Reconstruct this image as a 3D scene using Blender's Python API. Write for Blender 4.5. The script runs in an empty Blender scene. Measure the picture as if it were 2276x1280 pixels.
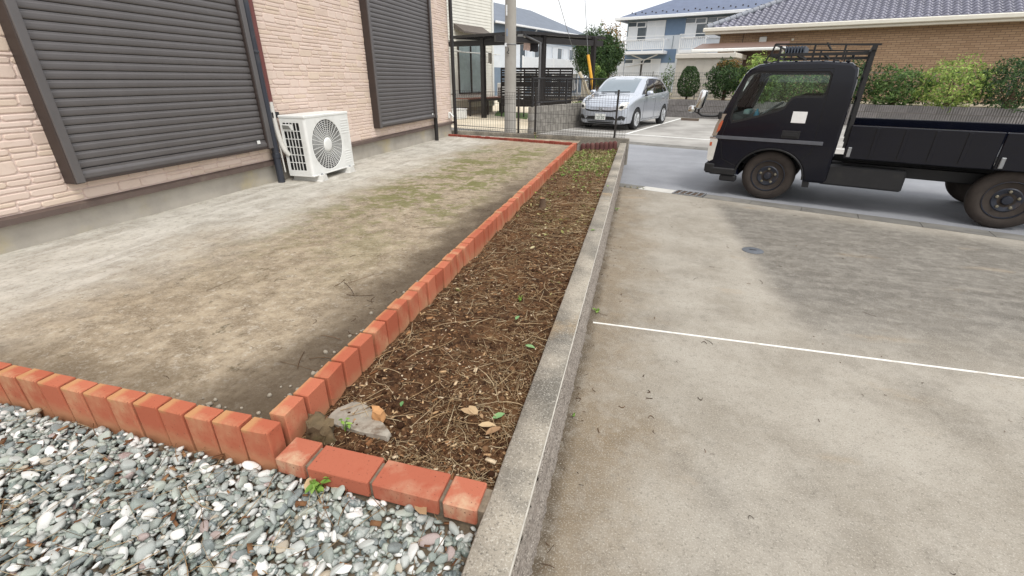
import bpy, bmesh, math, random
import numpy as np
from mathutils import Vector, Matrix, noise
from mathutils.bvhtree import BVHTree
from math import radians, sin, cos, pi, sqrt, atan2

# ------------------------------------------------------------------ camera, sky, sun, exposure
scene = bpy.context.scene
COL = scene.collection
FPX, YAW, PITCH, ROLL = 998.8, -0.25668, 0.43511, 0.00615      # focal length in photo pixels (2276 wide), angles
CAM = Vector((0.9735, -0.8187, 1.0704))
_f = Vector((sin(YAW) * cos(PITCH), cos(YAW) * cos(PITCH), -sin(PITCH)))
_r0 = Vector((cos(YAW), -sin(YAW), 0)); _u0 = _r0.cross(_f)
_r = cos(ROLL) * _r0 + sin(ROLL) * _u0
_u = -sin(ROLL) * _r0 + cos(ROLL) * _u0
cd = bpy.data.cameras.new('camera'); cam = bpy.data.objects.new('camera', cd); COL.objects.link(cam)
cam.matrix_world = Matrix(((_r.x, _u.x, -_f.x, CAM.x), (_r.y, _u.y, -_f.y, CAM.y), (_r.z, _u.z, -_f.z, CAM.z), (0, 0, 0, 1)))
cd.sensor_width = 36.0; cd.lens = FPX / 2276 * 36.0; cd.clip_start = 0.02; cd.clip_end = 1500
scene.camera = cam

SUN_EL, SUN_AZ = radians(58), radians(140)        # azimuth clockwise from +Y
w = bpy.data.worlds.new('World'); scene.world = w; w.use_nodes = True
nt = w.node_tree; nt.nodes.clear()
sky = nt.nodes.new('ShaderNodeTexSky'); sky.sky_type = 'NISHITA'; sky.sun_disc = False
sky.sun_elevation = SUN_EL; sky.sun_rotation = SUN_AZ; sky.air_density = 1.0; sky.dust_density = 4.0; sky.ozone_density = 1.0
bw = nt.nodes.new('ShaderNodeRGBToBW'); nt.links.new(sky.outputs[0], bw.inputs[0])
cloud = nt.nodes.new('ShaderNodeMix'); cloud.data_type = 'RGBA'; cloud.inputs[0].default_value = 0.6
cloud.inputs[7].default_value = (11.0, 11.1, 11.3, 1)           # an even white cloud layer over the sky
desat = nt.nodes.new('ShaderNodeMix'); desat.data_type = 'RGBA'; desat.inputs[0].default_value = 0.75
nt.links.new(sky.outputs[0], desat.inputs[6]); nt.links.new(bw.outputs[0], desat.inputs[7])
nt.links.new(desat.outputs[2], cloud.inputs[6])
bg = nt.nodes.new('ShaderNodeBackground'); bg.inputs[1].default_value = 0.12
out = nt.nodes.new('ShaderNodeOutputWorld')
nt.links.new(cloud.outputs[2], bg.inputs[0]); nt.links.new(bg.outputs[0], out.inputs[0])
sl = bpy.data.lights.new('sun', 'SUN'); sl.energy = 1.5; sl.angle = radians(14); sl.color = (1.0, 0.96, 0.9)
sun = bpy.data.objects.new('sun', sl); COL.objects.link(sun)
_sd = Vector((sin(SUN_AZ) * cos(SUN_EL), cos(SUN_AZ) * cos(SUN_EL), sin(SUN_EL)))
sun.rotation_euler = _sd.to_track_quat('Z', 'Y').to_euler(); sun.location = (0, 0, 30)
vs = scene.view_settings
vs.view_transform = 'Standard'; vs.look = 'None'; vs.exposure = 0.42; vs.gamma = 1.0
scene.render.engine = 'CYCLES'
scene.cycles.use_denoising = True
scene.cycles.max_bounces = 8; scene.cycles.transparent_max_bounces = 16

# ------------------------------------------------------------------ photo pixels -> places
def ray(px, py): return _f + (px - 1138) / FPX * _r - (py - 640) / FPX * _u
def AZ(px, py, z): d = ray(px, py); return CAM + d * ((z - CAM.z) / d.z)
def AX(px, py, x): d = ray(px, py); return CAM + d * ((x - CAM.x) / d.x)
def AP(px, py, P, n): d = ray(px, py); return CAM + d * ((P - CAM).dot(n) / d.dot(n))
_fh = Vector((_f.x, _f.y, 0)).normalized()
def AD(px, py, D): d = ray(px, py); return CAM + d * (D / (d.x * _fh.x + d.y * _fh.y))
def PJ(P):
    d = Vector(P) - CAM; w_ = d.dot(_f)
    return (1138 + FPX * d.dot(_r) / w_, 640 - FPX * d.dot(_u) / w_, w_)
ROADA = radians(-19.5)                                            # the road runs at a slant to the plot
U = Vector((cos(ROADA), sin(ROADA), 0)); V = Vector((-sin(ROADA), cos(ROADA), 0))
ZD = -0.42                                                        # driveway and parking level
ZR = -0.442                                                       # asphalt level
def W(o, u, v, z): return Vector((o[0], o[1], 0)) + U * u + V * v + Vector((0, 0, z))

# ------------------------------------------------------------------ mesh helpers
class MB:
    def __init__(s): s.v = []; s.f = []
    def add(s, vs, fs):
        o = len(s.v); s.v += [tuple(v) for v in vs]; s.f += [tuple(i + o for i in f) for f in fs]; return s
    def box(s, x0, x1, y0, y1, z0, z1):
        return s.add([(x0, y0, z0), (x1, y0, z0), (x1, y1, z0), (x0, y1, z0), (x0, y0, z1), (x1, y0, z1), (x1, y1, z1), (x0, y1, z1)],
                     [(0, 3, 2, 1), (4, 5, 6, 7), (0, 1, 5, 4), (1, 2, 6, 5), (2, 3, 7, 6), (3, 0, 4, 7)])
    def cbox(s, x0, x1, y0, y1, z0, z1, c=0.004, M=None):
        cx, cy, cz = (x0 + x1) / 2, (y0 + y1) / 2, (z0 + z1) / 2; X, Y, Z = (x1 - x0) / 2, (y1 - y0) / 2, (z1 - z0) / 2
        c = min(c, X * .49, Y * .49, Z * .49)
        vs, idx = [], {}
        for sx in (-1, 1):
            for sy in (-1, 1):
                for sz in (-1, 1):
                    for k, p in enumerate(((sx * X, sy * (Y - c), sz * (Z - c)), (sx * (X - c), sy * Y, sz * (Z - c)), (sx * (X - c), sy * (Y - c), sz * Z))):
                        idx[(sx, sy, sz, k)] = len(vs)
                        q = Vector((p[0] + cx, p[1] + cy, p[2] + cz)); vs.append(M @ q if M else q)
        I = idx; fs = []
        for a in (-1, 1):
            fs.append([I[(a, -1, -1, 0)], I[(a, 1, -1, 0)], I[(a, 1, 1, 0)], I[(a, -1, 1, 0)]][::a])
            fs.append([I[(-1, a, -1, 1)], I[(-1, a, 1, 1)], I[(1, a, 1, 1)], I[(1, a, -1, 1)]][::a])
            fs.append([I[(-1, -1, a, 2)], I[(1, -1, a, 2)], I[(1, 1, a, 2)], I[(-1, 1, a, 2)]][::a])
        for a in (-1, 1):
            for b in (-1, 1):
                o = a * b
                fs.append([I[(a, b, -1, 0)], I[(a, b, -1, 1)], I[(a, b, 1, 1)], I[(a, b, 1, 0)]][::o])
                fs.append([I[(a, -1, b, 2)], I[(a, -1, b, 0)], I[(a, 1, b, 0)], I[(a, 1, b, 2)]][::o])
                fs.append([I[(-1, a, b, 1)], I[(-1, a, b, 2)], I[(1, a, b, 2)], I[(1, a, b, 1)]][::o])
                for d in (-1, 1):
                    fs.append([I[(a, b, d, 0)], I[(a, b, d, 1)], I[(a, b, d, 2)]][::(a * b * d)])
        return s.add(vs, fs)
    def obb(s, M, sx, sy, sz, c=0.0):
        if c: return s.cbox(-sx / 2, sx / 2, -sy / 2, sy / 2, -sz / 2, sz / 2, c, M)
        t = MB().box(-sx / 2, sx / 2, -sy / 2, sy / 2, -sz / 2, sz / 2)
        return s.add([M @ Vector(v) for v in t.v], t.f)
    def bar(s, a, b, wd, ht=None, c=0.0):
        a, b = Vector(a), Vector(b); d = b - a; L = d.length
        q = d.to_track_quat('Y', 'Z'); M = Matrix.Translation((a + b) / 2) @ q.to_matrix().to_4x4()
        return s.obb(M, wd, L, ht or wd, c)
    def tube(s, pts, r, n=8, cap=True):
        pts = [Vector(p) for p in pts]; rs = r if isinstance(r, (list, tuple)) else [r] * len(pts)
        t0 = (pts[1] - pts[0]).normalized(); a = t0.orthogonal().normalized(); vs = []
        for i, p in enumerate(pts):
            t = (pts[min(i + 1, len(pts) - 1)] - pts[max(i - 1, 0)])
            if t.length < 1e-9: t = t0
            t.normalize(); a = (a - t * a.dot(t)).normalized(); b = t.cross(a)
            for k in range(n):
                an = 2 * pi * k / n; vs.append(p + (a * cos(an) + b * sin(an)) * rs[i])
        m = len(pts)
        fs = [(i * n + k, i * n + (k + 1) % n, (i + 1) * n + (k + 1) % n, (i + 1) * n + k) for i in range(m - 1) for k in range(n)]
        if cap: fs += [tuple(range(n))[::-1], tuple((m - 1) * n + k for k in range(n))]
        return s.add(vs, fs)
    def lathe(s, prof, M=None, n=24):
        """profile of (radius, height) turned about local z"""
        vs = []
        for r_, h in prof:
            for k in range(n):
                an = 2 * pi * k / n; q = Vector((r_ * cos(an), r_ * sin(an), h)); vs.append(M @ q if M else q)
        m = len(prof)
        fs = [(i * n + k, i * n + (k + 1) % n, (i + 1) * n + (k + 1) % n, (i + 1) * n + k) for i in range(m - 1) for k in range(n)]
        if prof[0][0] > 1e-5: fs.append(tuple(range(n))[::-1])
        if prof[-1][0] > 1e-5: fs.append(tuple((m - 1) * n + k for k in range(n)))
        return s.add(vs, fs)
    def prism(s, poly, fn, t0, t1):
        n = len(poly); vs = [fn(a, b, t0) for a, b in poly] + [fn(a, b, t1) for a, b in poly]
        fs = [tuple(range(n))[::-1], tuple(range(n, 2 * n))] + [(i, (i + 1) % n, n + (i + 1) % n, n + i) for i in range(n)]
        return s.add(vs, fs)
    def torus(s, M, R, r_, n=32, m=8, a0=0, a1=2 * pi):
        full = abs(a1 - a0 - 2 * pi) < 1e-6; cnt = n if full else n + 1; vs = []
        for i in range(cnt):
            a = a0 + (a1 - a0) * i / n
            for k in range(m):
                b = 2 * pi * k / m; vs.append(M @ Vector(((R + r_ * cos(b)) * cos(a), (R + r_ * cos(b)) * sin(a), r_ * sin(b))))
        fs = [(i * m + k, ((i + 1) % cnt) * m + k, ((i + 1) % cnt) * m + (k + 1) % m, i * m + (k + 1) % m) for i in range(n) for k in range(m)]
        return s.add(vs, fs)
    def build(s, name, mat, parent=None, smooth=None, fix=True, loc=None, rotz=0):
        me = bpy.data.meshes.new(name); me.from_pydata(s.v, [], s.f)
        if fix:
            bm = bmesh.new(); bm.from_mesh(me); bmesh.ops.recalc_face_normals(bm, faces=bm.faces); bm.to_mesh(me); bm.free()
        return link(name, me, mat, parent, smooth, loc, rotz)
def link(name, me, mat=None, parent=None, smooth=None, loc=None, rotz=0):
    if mat is not None and len(me.materials) == 0: me.materials.append(mat)
    if smooth is not None:
        me.polygons.foreach_set('use_smooth', [True] * len(me.polygons))
        if smooth < 180: me.set_sharp_from_angle(angle=radians(smooth))
    o = bpy.data.objects.new(name, me); COL.objects.link(o)
    if parent: o.parent = parent
    if loc is not None: o.location = loc
    if rotz: o.rotation_euler = (0, 0, rotz)
    return o
def inst(name, me, parent=None, M=None):
    o = bpy.data.objects.new(name, me); COL.objects.link(o)
    if parent: o.parent = parent
    if M is not None: o.matrix_local = M
    return o
def tag(o, label=None, cat=None, group=None, kind=None):
    if label: o['label'] = label
    if cat: o['category'] = cat
    if group: o['group'] = group
    if kind: o['kind'] = kind
    return o
def thing(name, label, cat, loc=(0, 0, 0), rotz=0.0, group=None):
    o = bpy.data.objects.new(name, None); o.empty_display_size = .2; COL.objects.link(o)
    o.location = loc; o.rotation_euler = (0, 0, rotz)
    return tag(o, label, cat, group)
def tri_mesh(name, Vv, Tt):
    me = bpy.data.meshes.new(name); Vv = np.asarray(Vv, np.float32); Tt = np.asarray(Tt, np.int32)
    me.vertices.add(len(Vv)); me.vertices.foreach_set('co', Vv.ravel())
    me.loops.add(Tt.size); me.loops.foreach_set('vertex_index', Tt.ravel())
    me.polygons.add(len(Tt)); k = Tt.shape[1]
    me.polygons.foreach_set('loop_start', np.arange(0, Tt.size, k, dtype=np.int32))
    me.update(calc_edges=True); me.validate(); return me
def join_np(protos, mats):
    """protos: list of (verts Nx3, faces Mxk); mats: list of (index, 4x4 numpy)"""
    VV, TT, o = [], [], 0
    for i, m in mats:
        v, t = protos[i]; VV.append(v @ m[:3, :3].T + m[:3, 3]); TT.append(t + o); o += len(v)
    return np.concatenate(VV), np.concatenate(TT)
def np_of(me):
    v = np.empty(len(me.vertices) * 3, np.float32); me.vertices.foreach_get('co', v)
    bm = bmesh.new(); bm.from_mesh(me); bmesh.ops.triangulate(bm, faces=bm.faces)
    t = np.array([[q.index for q in f.verts] for f in bm.faces], np.int32); bm.free()
    return v.reshape(-1, 3), t
def fill(outer, holes, fn, name, mat, parent=None, thick=None, n=None):
    """flat panel with holes: outlines in 2-D, mapped by fn(a,b)->xyz, optional thickness along n"""
    bm = bmesh.new(); es = []
    for loop in [outer] + holes:
        vv = [bm.verts.new(fn(a, b)) for a, b in loop]
        es += [bm.edges.new((vv[i], vv[(i + 1) % len(vv)])) for i in range(len(vv))]
    bmesh.ops.triangle_fill(bm, use_beauty=True, use_dissolve=False, edges=es)
    if thick:
        r_ = bmesh.ops.extrude_face_region(bm, geom=list(bm.faces))
        bmesh.ops.translate(bm, verts=[g for g in r_['geom'] if isinstance(g, bmesh.types.BMVert)], vec=Vector(n) * thick)
    bmesh.ops.recalc_face_normals(bm, faces=bm.faces)
    me = bpy.data.meshes.new(name); bm.to_mesh(me); bm.free()
    return link(name, me, mat, parent)

# ------------------------------------------------------------------ materials
MATS = {}
def srgb(r, g, b): return tuple(((c / 255) / 12.92 if c / 255 <= .04045 else ((c / 255 + .055) / 1.055) ** 2.4) for c in (r, g, b))
class NB:
    """small node-tree writer"""
    def __init__(s, name):
        s.m = bpy.data.materials.new(name); s.m.use_nodes = True; s.t = s.m.node_tree; s.N = s.t.nodes; s.b = s.N['Principled BSDF']
        s.co = s.N.new('ShaderNodeTexCoord').outputs['Object']; MATS[name] = s.m
    def L(s, a, b): s.t.links.new(a, b)
    def val(s, x, sock):
        if isinstance(x, (int, float)): sock.default_value = x
        elif isinstance(x, (tuple, list)): sock.default_value = tuple(x) + ((1,) if len(x) == 3 and len(sock.default_value) == 4 else ())
        else: s.L(x, sock)
    def noise(s, scale, detail=4, rough=.55, co=None, stretch=None, dist=0):
        n = s.N.new('ShaderNodeTexNoise'); n.inputs['Scale'].default_value = scale; n.inputs['Detail'].default_value = detail
        n.inputs['Roughness'].default_value = rough; n.inputs['Distortion'].default_value = dist
        c = co or s.co
        if stretch:
            mp = s.N.new('ShaderNodeMapping'); mp.inputs['Scale'].default_value = stretch; s.L(c, mp.inputs[0]); c = mp.outputs[0]
        s.L(c, n.inputs['Vector']); return n.outputs['Fac']
    def voro(s, scale, feature='F1', co=None, out='Distance'):
        n = s.N.new('ShaderNodeTexVoronoi'); n.feature = feature; n.inputs['Scale'].default_value = scale; s.L(co or s.co, n.inputs['Vector'])
        return n.outputs[out]
    def ramp(s, x, stops):
        n = s.N.new('ShaderNodeValToRGB'); e = n.color_ramp.elements
        while len(e) < len(stops): e.new(.5)
        for el, (p, c) in zip(e, stops): el.position = p; el.color = (tuple(c) + (1,))[:4] if isinstance(c, (tuple, list)) else (c, c, c, 1)
        s.L(x, n.inputs[0]); return n.outputs[0]
    def mix(s, f, a, b, mode='MIX'):
        n = s.N.new('ShaderNodeMix'); n.data_type = 'RGBA'; n.blend_type = mode; n.clamp_factor = True
        s.val(f, n.inputs[0]); s.val(a, n.inputs[6]); s.val(b, n.inputs[7]); return n.outputs[2]
    def math(s, op, a, b=0.0, clamp=False):
        n = s.N.new('ShaderNodeMath'); n.operation = op; n.use_clamp = clamp; s.val(a, n.inputs[0]); s.val(b, n.inputs[1]); return n.outputs[0]
    def smooth(s, x, a, b):
        n = s.N.new('ShaderNodeMapRange'); n.interpolation_type = 'SMOOTHSTEP'; s.val(x, n.inputs[0])
        n.inputs[1].default_value = a; n.inputs[2].default_value = b; return n.outputs[0]
    def xyz(s, co=None):
        n = s.N.new('ShaderNodeSeparateXYZ'); s.L(co or s.co, n.inputs[0]); return n.outputs
    def objrand(s): return s.N.new('ShaderNodeObjectInfo').outputs['Random']
    def island(s): return s.N.new('ShaderNodeNewGeometry').outputs['Random Per Island']
    def bump(s, h, strength=.3, dist=.01):
        n = s.N.new('ShaderNodeBump'); n.inputs['Strength'].default_value = strength; n.inputs['Distance'].default_value = dist
        s.L(h, n.inputs['Height']); s.L(n.outputs[0], s.b.inputs['Normal'])
    def done(s, col, rough=.7, metal=0.0, spec=.5, **k):
        s.val(col, s.b.inputs['Base Color']); s.val(rough, s.b.inputs['Roughness']); s.b.inputs['Metallic'].default_value = metal
        s.b.inputs['Specular IOR Level'].default_value = spec
        for kk, vv in k.items(): s.b.inputs[kk.replace('_', ' ')].default_value = vv
        return s.m
def mul(c, f): return tuple(x * f for x in c)
def simple(name, col, rough=.6, var=.12, scale=6, bump=0, bscale=80, metal=0, spec=.5, rnd=0.0, dirt=None, coat=0, coatr=.05):
    n = NB(name); a = n.noise(scale, 5, .6); c = n.mix(n.smooth(a, .3, .7), mul(col, 1 - var), mul(col, 1 + var))
    if rnd:
        r_ = n.objrand(); k = n.math('ADD', n.math('MULTIPLY', r_, 2 * rnd), 1 - rnd)
        g = n.N.new('ShaderNodeCombineColor'); [n.L(k, g.inputs[i]) for i in range(3)]; c = n.mix(1.0, c, g.outputs[0], 'MULTIPLY')
    if dirt: c = n.mix(n.math('MULTIPLY', n.smooth(n.noise(dirt[1], 6, .65), .5, .75), dirt[2]), c, dirt[0])
    if bump: n.bump(n.noise(bscale, 4, .6), bump, .004)
    return n.done(c, rough, metal, spec, **({'Coat Weight': coat, 'Coat Roughness': coatr} if coat else {}))
# ------------------------------------------------------------------ surface materials
def mat_patio():
    n = NB('patio_concrete'); X, Y, Z = n.xyz()
    base = n.mix(n.smooth(n.noise(3.5, 6, .65), .35, .65), srgb(158, 153, 143), srgb(190, 186, 176))
    streak = n.smooth(n.noise(2.2, 6, .7, stretch=(4.5, .7, 1)), .46, .66)
    base = n.mix(n.math('MULTIPLY', streak, .55), base, srgb(212, 208, 200))
    # brown silt film that thickens away from the house
    xx = n.math('ADD', X, n.math('MULTIPLY', n.math('SUBTRACT', n.noise(1.1, 6, .65), .5), 1.5))
    silt = n.math('MULTIPLY', n.smooth(xx, -2.2, -1.2), .95)
    siltc = n.mix(n.smooth(n.noise(9, 7, .7), .35, .68), srgb(122, 107, 86), srgb(166, 151, 128))
    c = n.mix(silt, base, siltc)
    c = n.mix(n.math('MULTIPLY', n.smooth(n.noise(24, 6, .8), .5, .64), .42), c, srgb(92, 80, 64)); c = n.mix(n.math('MULTIPLY', n.smooth(n.noise(31, 6, .8), .54, .64), .4), c, srgb(206, 200, 188))
    fine = n.smooth(n.noise(90, 4, .8), .46, .6)
    c = n.mix(n.math('MULTIPLY', fine, .3), c, srgb(186, 176, 158))
    # moss
    my = n.math('MULTIPLY', n.math('MULTIPLY', n.smooth(Y, .6, 3.6), .85), n.math('SUBTRACT', 1.0, n.smooth(Y, 6.9, 7.4)))
    mx = n.math('MULTIPLY', n.smooth(X, -2.0, -1.3), n.math('SUBTRACT', 1.0, n.smooth(X, -.6, -.2)))
    mp = n.smooth(n.math('ADD', n.noise(2.1, 7, .72), n.math('MULTIPLY', n.math('SUBTRACT', n.noise(14, 5, .7), .5), .55)), .47, .56)
    moss = n.math('MULTIPLY', n.math('MULTIPLY', mp, mx), my)
    mossc = n.mix(n.noise(35, 3), srgb(76, 78, 38), srgb(122, 124, 66))
    c = n.mix(n.math('MULTIPLY', moss, .9), c, mossc)
    blot = n.math('MULTIPLY', n.smooth(n.noise(6, 7, .75), .6, .68), n.smooth(X, -2.0, -1.4))
    c = n.mix(n.math('MULTIPLY', blot, .55), c, srgb(70, 62, 40))
    # dark wet soil washed up against the bricks
    e = n.math('ADD', X, n.math('MULTIPLY', n.math('SUBTRACT', n.noise(2.4, 5, .6), .5), .55))
    wet = n.math('MULTIPLY', n.smooth(e, -.52, -.16), n.math('SUBTRACT', 1.0, n.math('MULTIPLY', n.smooth(Y, 3.2, 5.2), .7)))
    e2 = n.math('ADD', Y, n.math('MULTIPLY', n.math('SUBTRACT', n.noise(4, 5, .6), .5), .3))
    wet2 = n.math('MULTIPLY', n.math('SUBTRACT', 1.0, n.smooth(e2, .1, .32)), .45)
    c = n.mix(n.math('MULTIPLY', wet, .8), c, srgb(66, 54, 42)); c = n.mix(wet2, c, srgb(84, 72, 56))
    h = n.math('ADD', n.noise(70, 5, .7), n.math('MULTIPLY', moss, n.noise(110, 3)))
    n.bump(h, .55, .006); return n.done(c, .92, 0, .25)
def mat_drive():
    n = NB('driveway_concrete'); X, Y, Z = n.xyz()
    c = n.mix(n.smooth(n.noise(1.6, 7, .62), .3, .7), srgb(136, 129, 117), srgb(160, 154, 143))
    # darker streaky strip on the far right part, with a soft uneven edge
    ed = n.math('ADD', n.math('ADD', X, n.math('MULTIPLY', Y, .03)), n.math('MULTIPLY', n.math('SUBTRACT', n.noise(3, 5, .6), .5), .16))
    band = n.math('MULTIPLY', n.smooth(ed, 2.12, 2.36), n.math('MULTIPLY', n.smooth(n.math('ADD', Y, n.noise(2, 4)), 2.1, 3.3), n.math('SUBTRACT', 1.0, n.smooth(n.math('ADD', Y, n.math('MULTIPLY', X, .36)), 6.1, 6.6))))
    dk = n.mix(n.smooth(n.noise(5, 6, .7, stretch=(.6, 2.0, 1)), .35, .7), srgb(80, 76, 71), srgb(114, 110, 103))
    c = n.mix(n.math('MULTIPLY', band, .85), c, dk)
    # brown silt by the wall
    ew = n.math('ADD', X, n.math('MULTIPLY', n.math('SUBTRACT', n.noise(2.0, 6, .65), .5), .75))
    silt = n.math('MULTIPLY', n.math('SUBTRACT', 1.0, n.smooth(ew, .88, 1.42)), .75)
    c = n.mix(silt, c, n.mix(n.noise(7, 6, .7), srgb(98, 82, 62), srgb(140, 124, 100)))
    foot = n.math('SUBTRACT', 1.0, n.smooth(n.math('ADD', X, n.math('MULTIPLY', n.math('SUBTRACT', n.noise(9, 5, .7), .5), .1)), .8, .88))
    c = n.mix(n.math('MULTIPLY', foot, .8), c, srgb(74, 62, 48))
    blotch = n.math('MULTIPLY', n.smooth(n.noise(1.3, 6, .7), .5, .7), .4)
    c = n.mix(blotch, c, srgb(92, 86, 77))
    yel = n.math('MULTIPLY', n.smooth(n.noise(2.7, 5, .6, stretch=(.5, 1.2, 1)), .6, .75), .35)
    c = n.mix(yel, c, srgb(156, 134, 102))
    c = n.mix(n.math('MULTIPLY', n.smooth(n.noise(11, 6, .75), .46, .62), .25), c, srgb(168, 163, 153))
    c = n.mix(n.math('MULTIPLY', n.smooth(n.noise(19, 5, .75), .53, .66), .28), c, srgb(94, 88, 79))
    sp = n.noise(150, 3, .8)
    c = n.mix(n.math('MULTIPLY', n.smooth(sp, .52, .66), .5), c, srgb(200, 195, 184))
    c = n.mix(n.math('MULTIPLY', n.smooth(n.noise(110, 3, .8), .55, .68), .55), c, srgb(88, 82, 72))
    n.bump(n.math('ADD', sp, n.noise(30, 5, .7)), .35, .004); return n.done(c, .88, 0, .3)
def mat_asphalt():
    n = NB('asphalt'); c = n.mix(n.smooth(n.noise(.9, 5, .6), .3, .7), srgb(120, 122, 127), srgb(142, 144, 149))
    v = n.noise(160, 3, .8); c = n.mix(n.math('MULTIPLY', n.smooth(v, .5, .66), .5), c, srgb(176, 178, 182))
    c = n.mix(n.math('MULTIPLY', n.smooth(n.noise(120, 2, .8), .56, .66), .55), c, srgb(74, 75, 78))
    n.bump(v, .4, .004); return n.done(c, .8, 0, .4)
def mat_lot(name, a, b, d):
    n = NB(name); c = n.mix(n.smooth(n.noise(.8, 6, .65), .35, .65), a, b)
    c = n.mix(n.math('MULTIPLY', n.smooth(n.noise(.5, 6, .7, stretch=(1, 1, 1)), .52, .68), .6), c, d)
    c = n.mix(n.math('MULTIPLY', n.smooth(n.noise(40, 4, .7), .5, .7), .25), c, mul(b, 1.15))
    return n.done(c, .9, 0, .3)
def mat_soil():
    n = NB('garden_soil'); X, Y, Z = n.xyz()
    c = n.mix(n.smooth(n.noise(28, 6, .7), .35, .65), srgb(52, 35, 24), srgb(104, 75, 52))
    c = n.mix(n.math('MULTIPLY', n.smooth(n.noise(3.2, 5, .6), .5, .7), .5), c, srgb(126, 92, 62))
    c = n.mix(n.math('MULTIPLY', n.smooth(n.noise(140, 2, .8), .6, .7), .5), c, srgb(176, 146, 108))
    n.bump(n.math('ADD', n.noise(90, 5, .75), n.noise(300, 2, .7)), .9, .008); return n.done(c, .95, 0, .15)
def mat_walltop():
    n = NB('wall_concrete'); X, Y, Z = n.xyz()
    c = n.mix(n.smooth(n.noise(2.2, 6, .65), .35, .66), srgb(108, 103, 94), srgb(162, 154, 140))
    c = n.mix(n.math('MULTIPLY', n.smooth(n.noise(.8, 6, .7), .5, .64), .6), c, srgb(86, 84, 80))
    c = n.mix(n.math('MULTIPLY', n.smooth(n.noise(1.7, 5, .6), .62, .75), .6), c, srgb(176, 150, 112))
    sp = n.noise(170, 3, .8); c = n.mix(n.math('MULTIPLY', n.smooth(sp, .53, .64), .5), c, srgb(204, 199, 188))
    c = n.mix(n.math('MULTIPLY', n.smooth(n.noise(130, 3, .8), .54, .66), .65), c, srgb(64, 61, 56))
    n.bump(n.math('ADD', sp, n.noise(40, 4, .7)), .4, .003); return n.done(c, .9, 0, .3)
def mat_wallface():
    n = NB('rough_wall_face')
    v = n.voro(130); c = n.mix(n.smooth(v, .15, .6), srgb(200, 192, 182), srgb(112, 105, 98))
    c = n.mix(n.smooth(n.noise(60, 4, .8), .35, .65), c, srgb(166, 157, 148), 'MIX')
    c = n.mix(n.math('MULTIPLY', n.smooth(n.noise(1.5, 5, .6, stretch=(1, .4, 4)), .5, .7), .5), c, srgb(126, 117, 110))
    n.bump(n.noise(160, 4, .8), .7, .005); return n.done(c, .95, 0, .2)
def mat_brick(name, a, b, pale, edge=0.0):
    n = NB(name); r_ = n.objrand()
    c = n.mix(r_, a, b)
    pl = n.math('MULTIPLY', n.smooth(n.noise(9, 4, .6, stretch=(1, 1, .6)), .46, .7), n.smooth(n.math('FRACT', n.math('MULTIPLY', r_, 7.3)), .25, .9))
    c = n.mix(n.math('MULTIPLY', pl, .7), c, pale)
    c = n.mix(n.math('MULTIPLY', n.smooth(n.noise(26, 5, .7), .55, .72), .35), c, srgb(150, 70, 48))
    c = n.mix(n.math('MULTIPLY', n.smooth(n.noise(130, 2, .6), .66, .72), .8), c, srgb(86, 48, 38))
    X, Y, Z = n.xyz(); ed_ = n.math('MULTIPLY', n.math('SUBTRACT', 1.0, n.smooth(n.math('ADD', X, n.math('MULTIPLY', n.noise(30, 4, .7), .03)), -.018, .008)), n.smooth(Z, -.02, -.002))
    c = n.mix(n.math('MULTIPLY', ed_, edge), c, srgb(186, 156, 104))
    c = n.mix(n.math('MULTIPLY', n.math('SUBTRACT', 1.0, n.smooth(n.math('ADD', Z, n.math('MULTIPLY', n.noise(22, 5, .7), .08)), -.10, -.03)), .55), c, srgb(176, 140, 104))
    n.bump(n.noise(120, 4, .7), .3, .002); return n.done(c, .85, 0, .3)
def mat_pebble():
    n = NB('pebbles'); r_ = n.math('FRACT', n.math('ADD', n.island(), n.math('MULTIPLY', n.objrand(), 13.7)))
    c = n.ramp(r_, [(0, srgb(120, 128, 122)), (.12, srgb(168, 172, 168)), (.24, srgb(112, 124, 118)), (.36, srgb(218, 217, 213)), (.44, srgb(146, 152, 148)),
                    (.58, srgb(98, 108, 108)), (.70, srgb(198, 198, 194)), (.78, srgb(150, 158, 148)), (.92, srgb(146, 128, 124)), (.945, srgb(160, 148, 128)), (.965, srgb(230, 229, 226))])
    n.b.inputs['Base Color'].default_value = (1, 1, 1, 1)
    for nd in n.N:
        if nd.type == 'VALTORGB': nd.color_ramp.interpolation = 'CONSTANT'
    c = n.mix(n.math('MULTIPLY', n.smooth(n.noise(70, 4, .65, dist=1.5), .45, .62), .4), c, srgb(214, 214, 208))
    c = n.mix(n.math('MULTIPLY', n.smooth(n.noise(45, 3, .6), .55, .7), .3), c, srgb(110, 104, 92))
    n.bump(n.noise(160, 3, .7), .15, .002); return n.done(c, .62, 0, .4)
def mat_ramp(name, stops, rough=.85, spec=.2, trans=0):
    n = NB(name); r_ = n.math('FRACT', n.math('ADD', n.island(), n.math('MULTIPLY', n.objrand(), 7.7))); c = n.ramp(r_, stops)
    c = n.mix(n.math('MULTIPLY', n.noise(60, 3), .4), c, mul(stops[0][1], .6))
    m = n.done(c, rough, 0, spec)
    if trans:
        t = n.N.new('ShaderNodeBsdfTranslucent'); n.L(c, t.inputs[0]); ms = n.N.new('ShaderNodeMixShader'); ms.inputs[0].default_value = trans
        o = n.N['Material Output']; n.L(n.b.outputs[0], ms.inputs[1]); n.L(t.outputs[0], ms.inputs[2]); n.L(ms.outputs[0], o.inputs[0])
    return m
PATIO, DRIVE, ASPH, SOIL, WTOP, WFACE, PEB = mat_patio(), mat_drive(), mat_asphalt(), mat_soil(), mat_walltop(), mat_wallface(), mat_pebble()
PARK = mat_lot('parking_concrete', srgb(140, 137, 132), srgb(168, 165, 160), srgb(108, 105, 102))
BEIGE = mat_lot('neighbour_paving', srgb(196, 184, 162), srgb(214, 203, 182), srgb(180, 166, 144))
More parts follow.
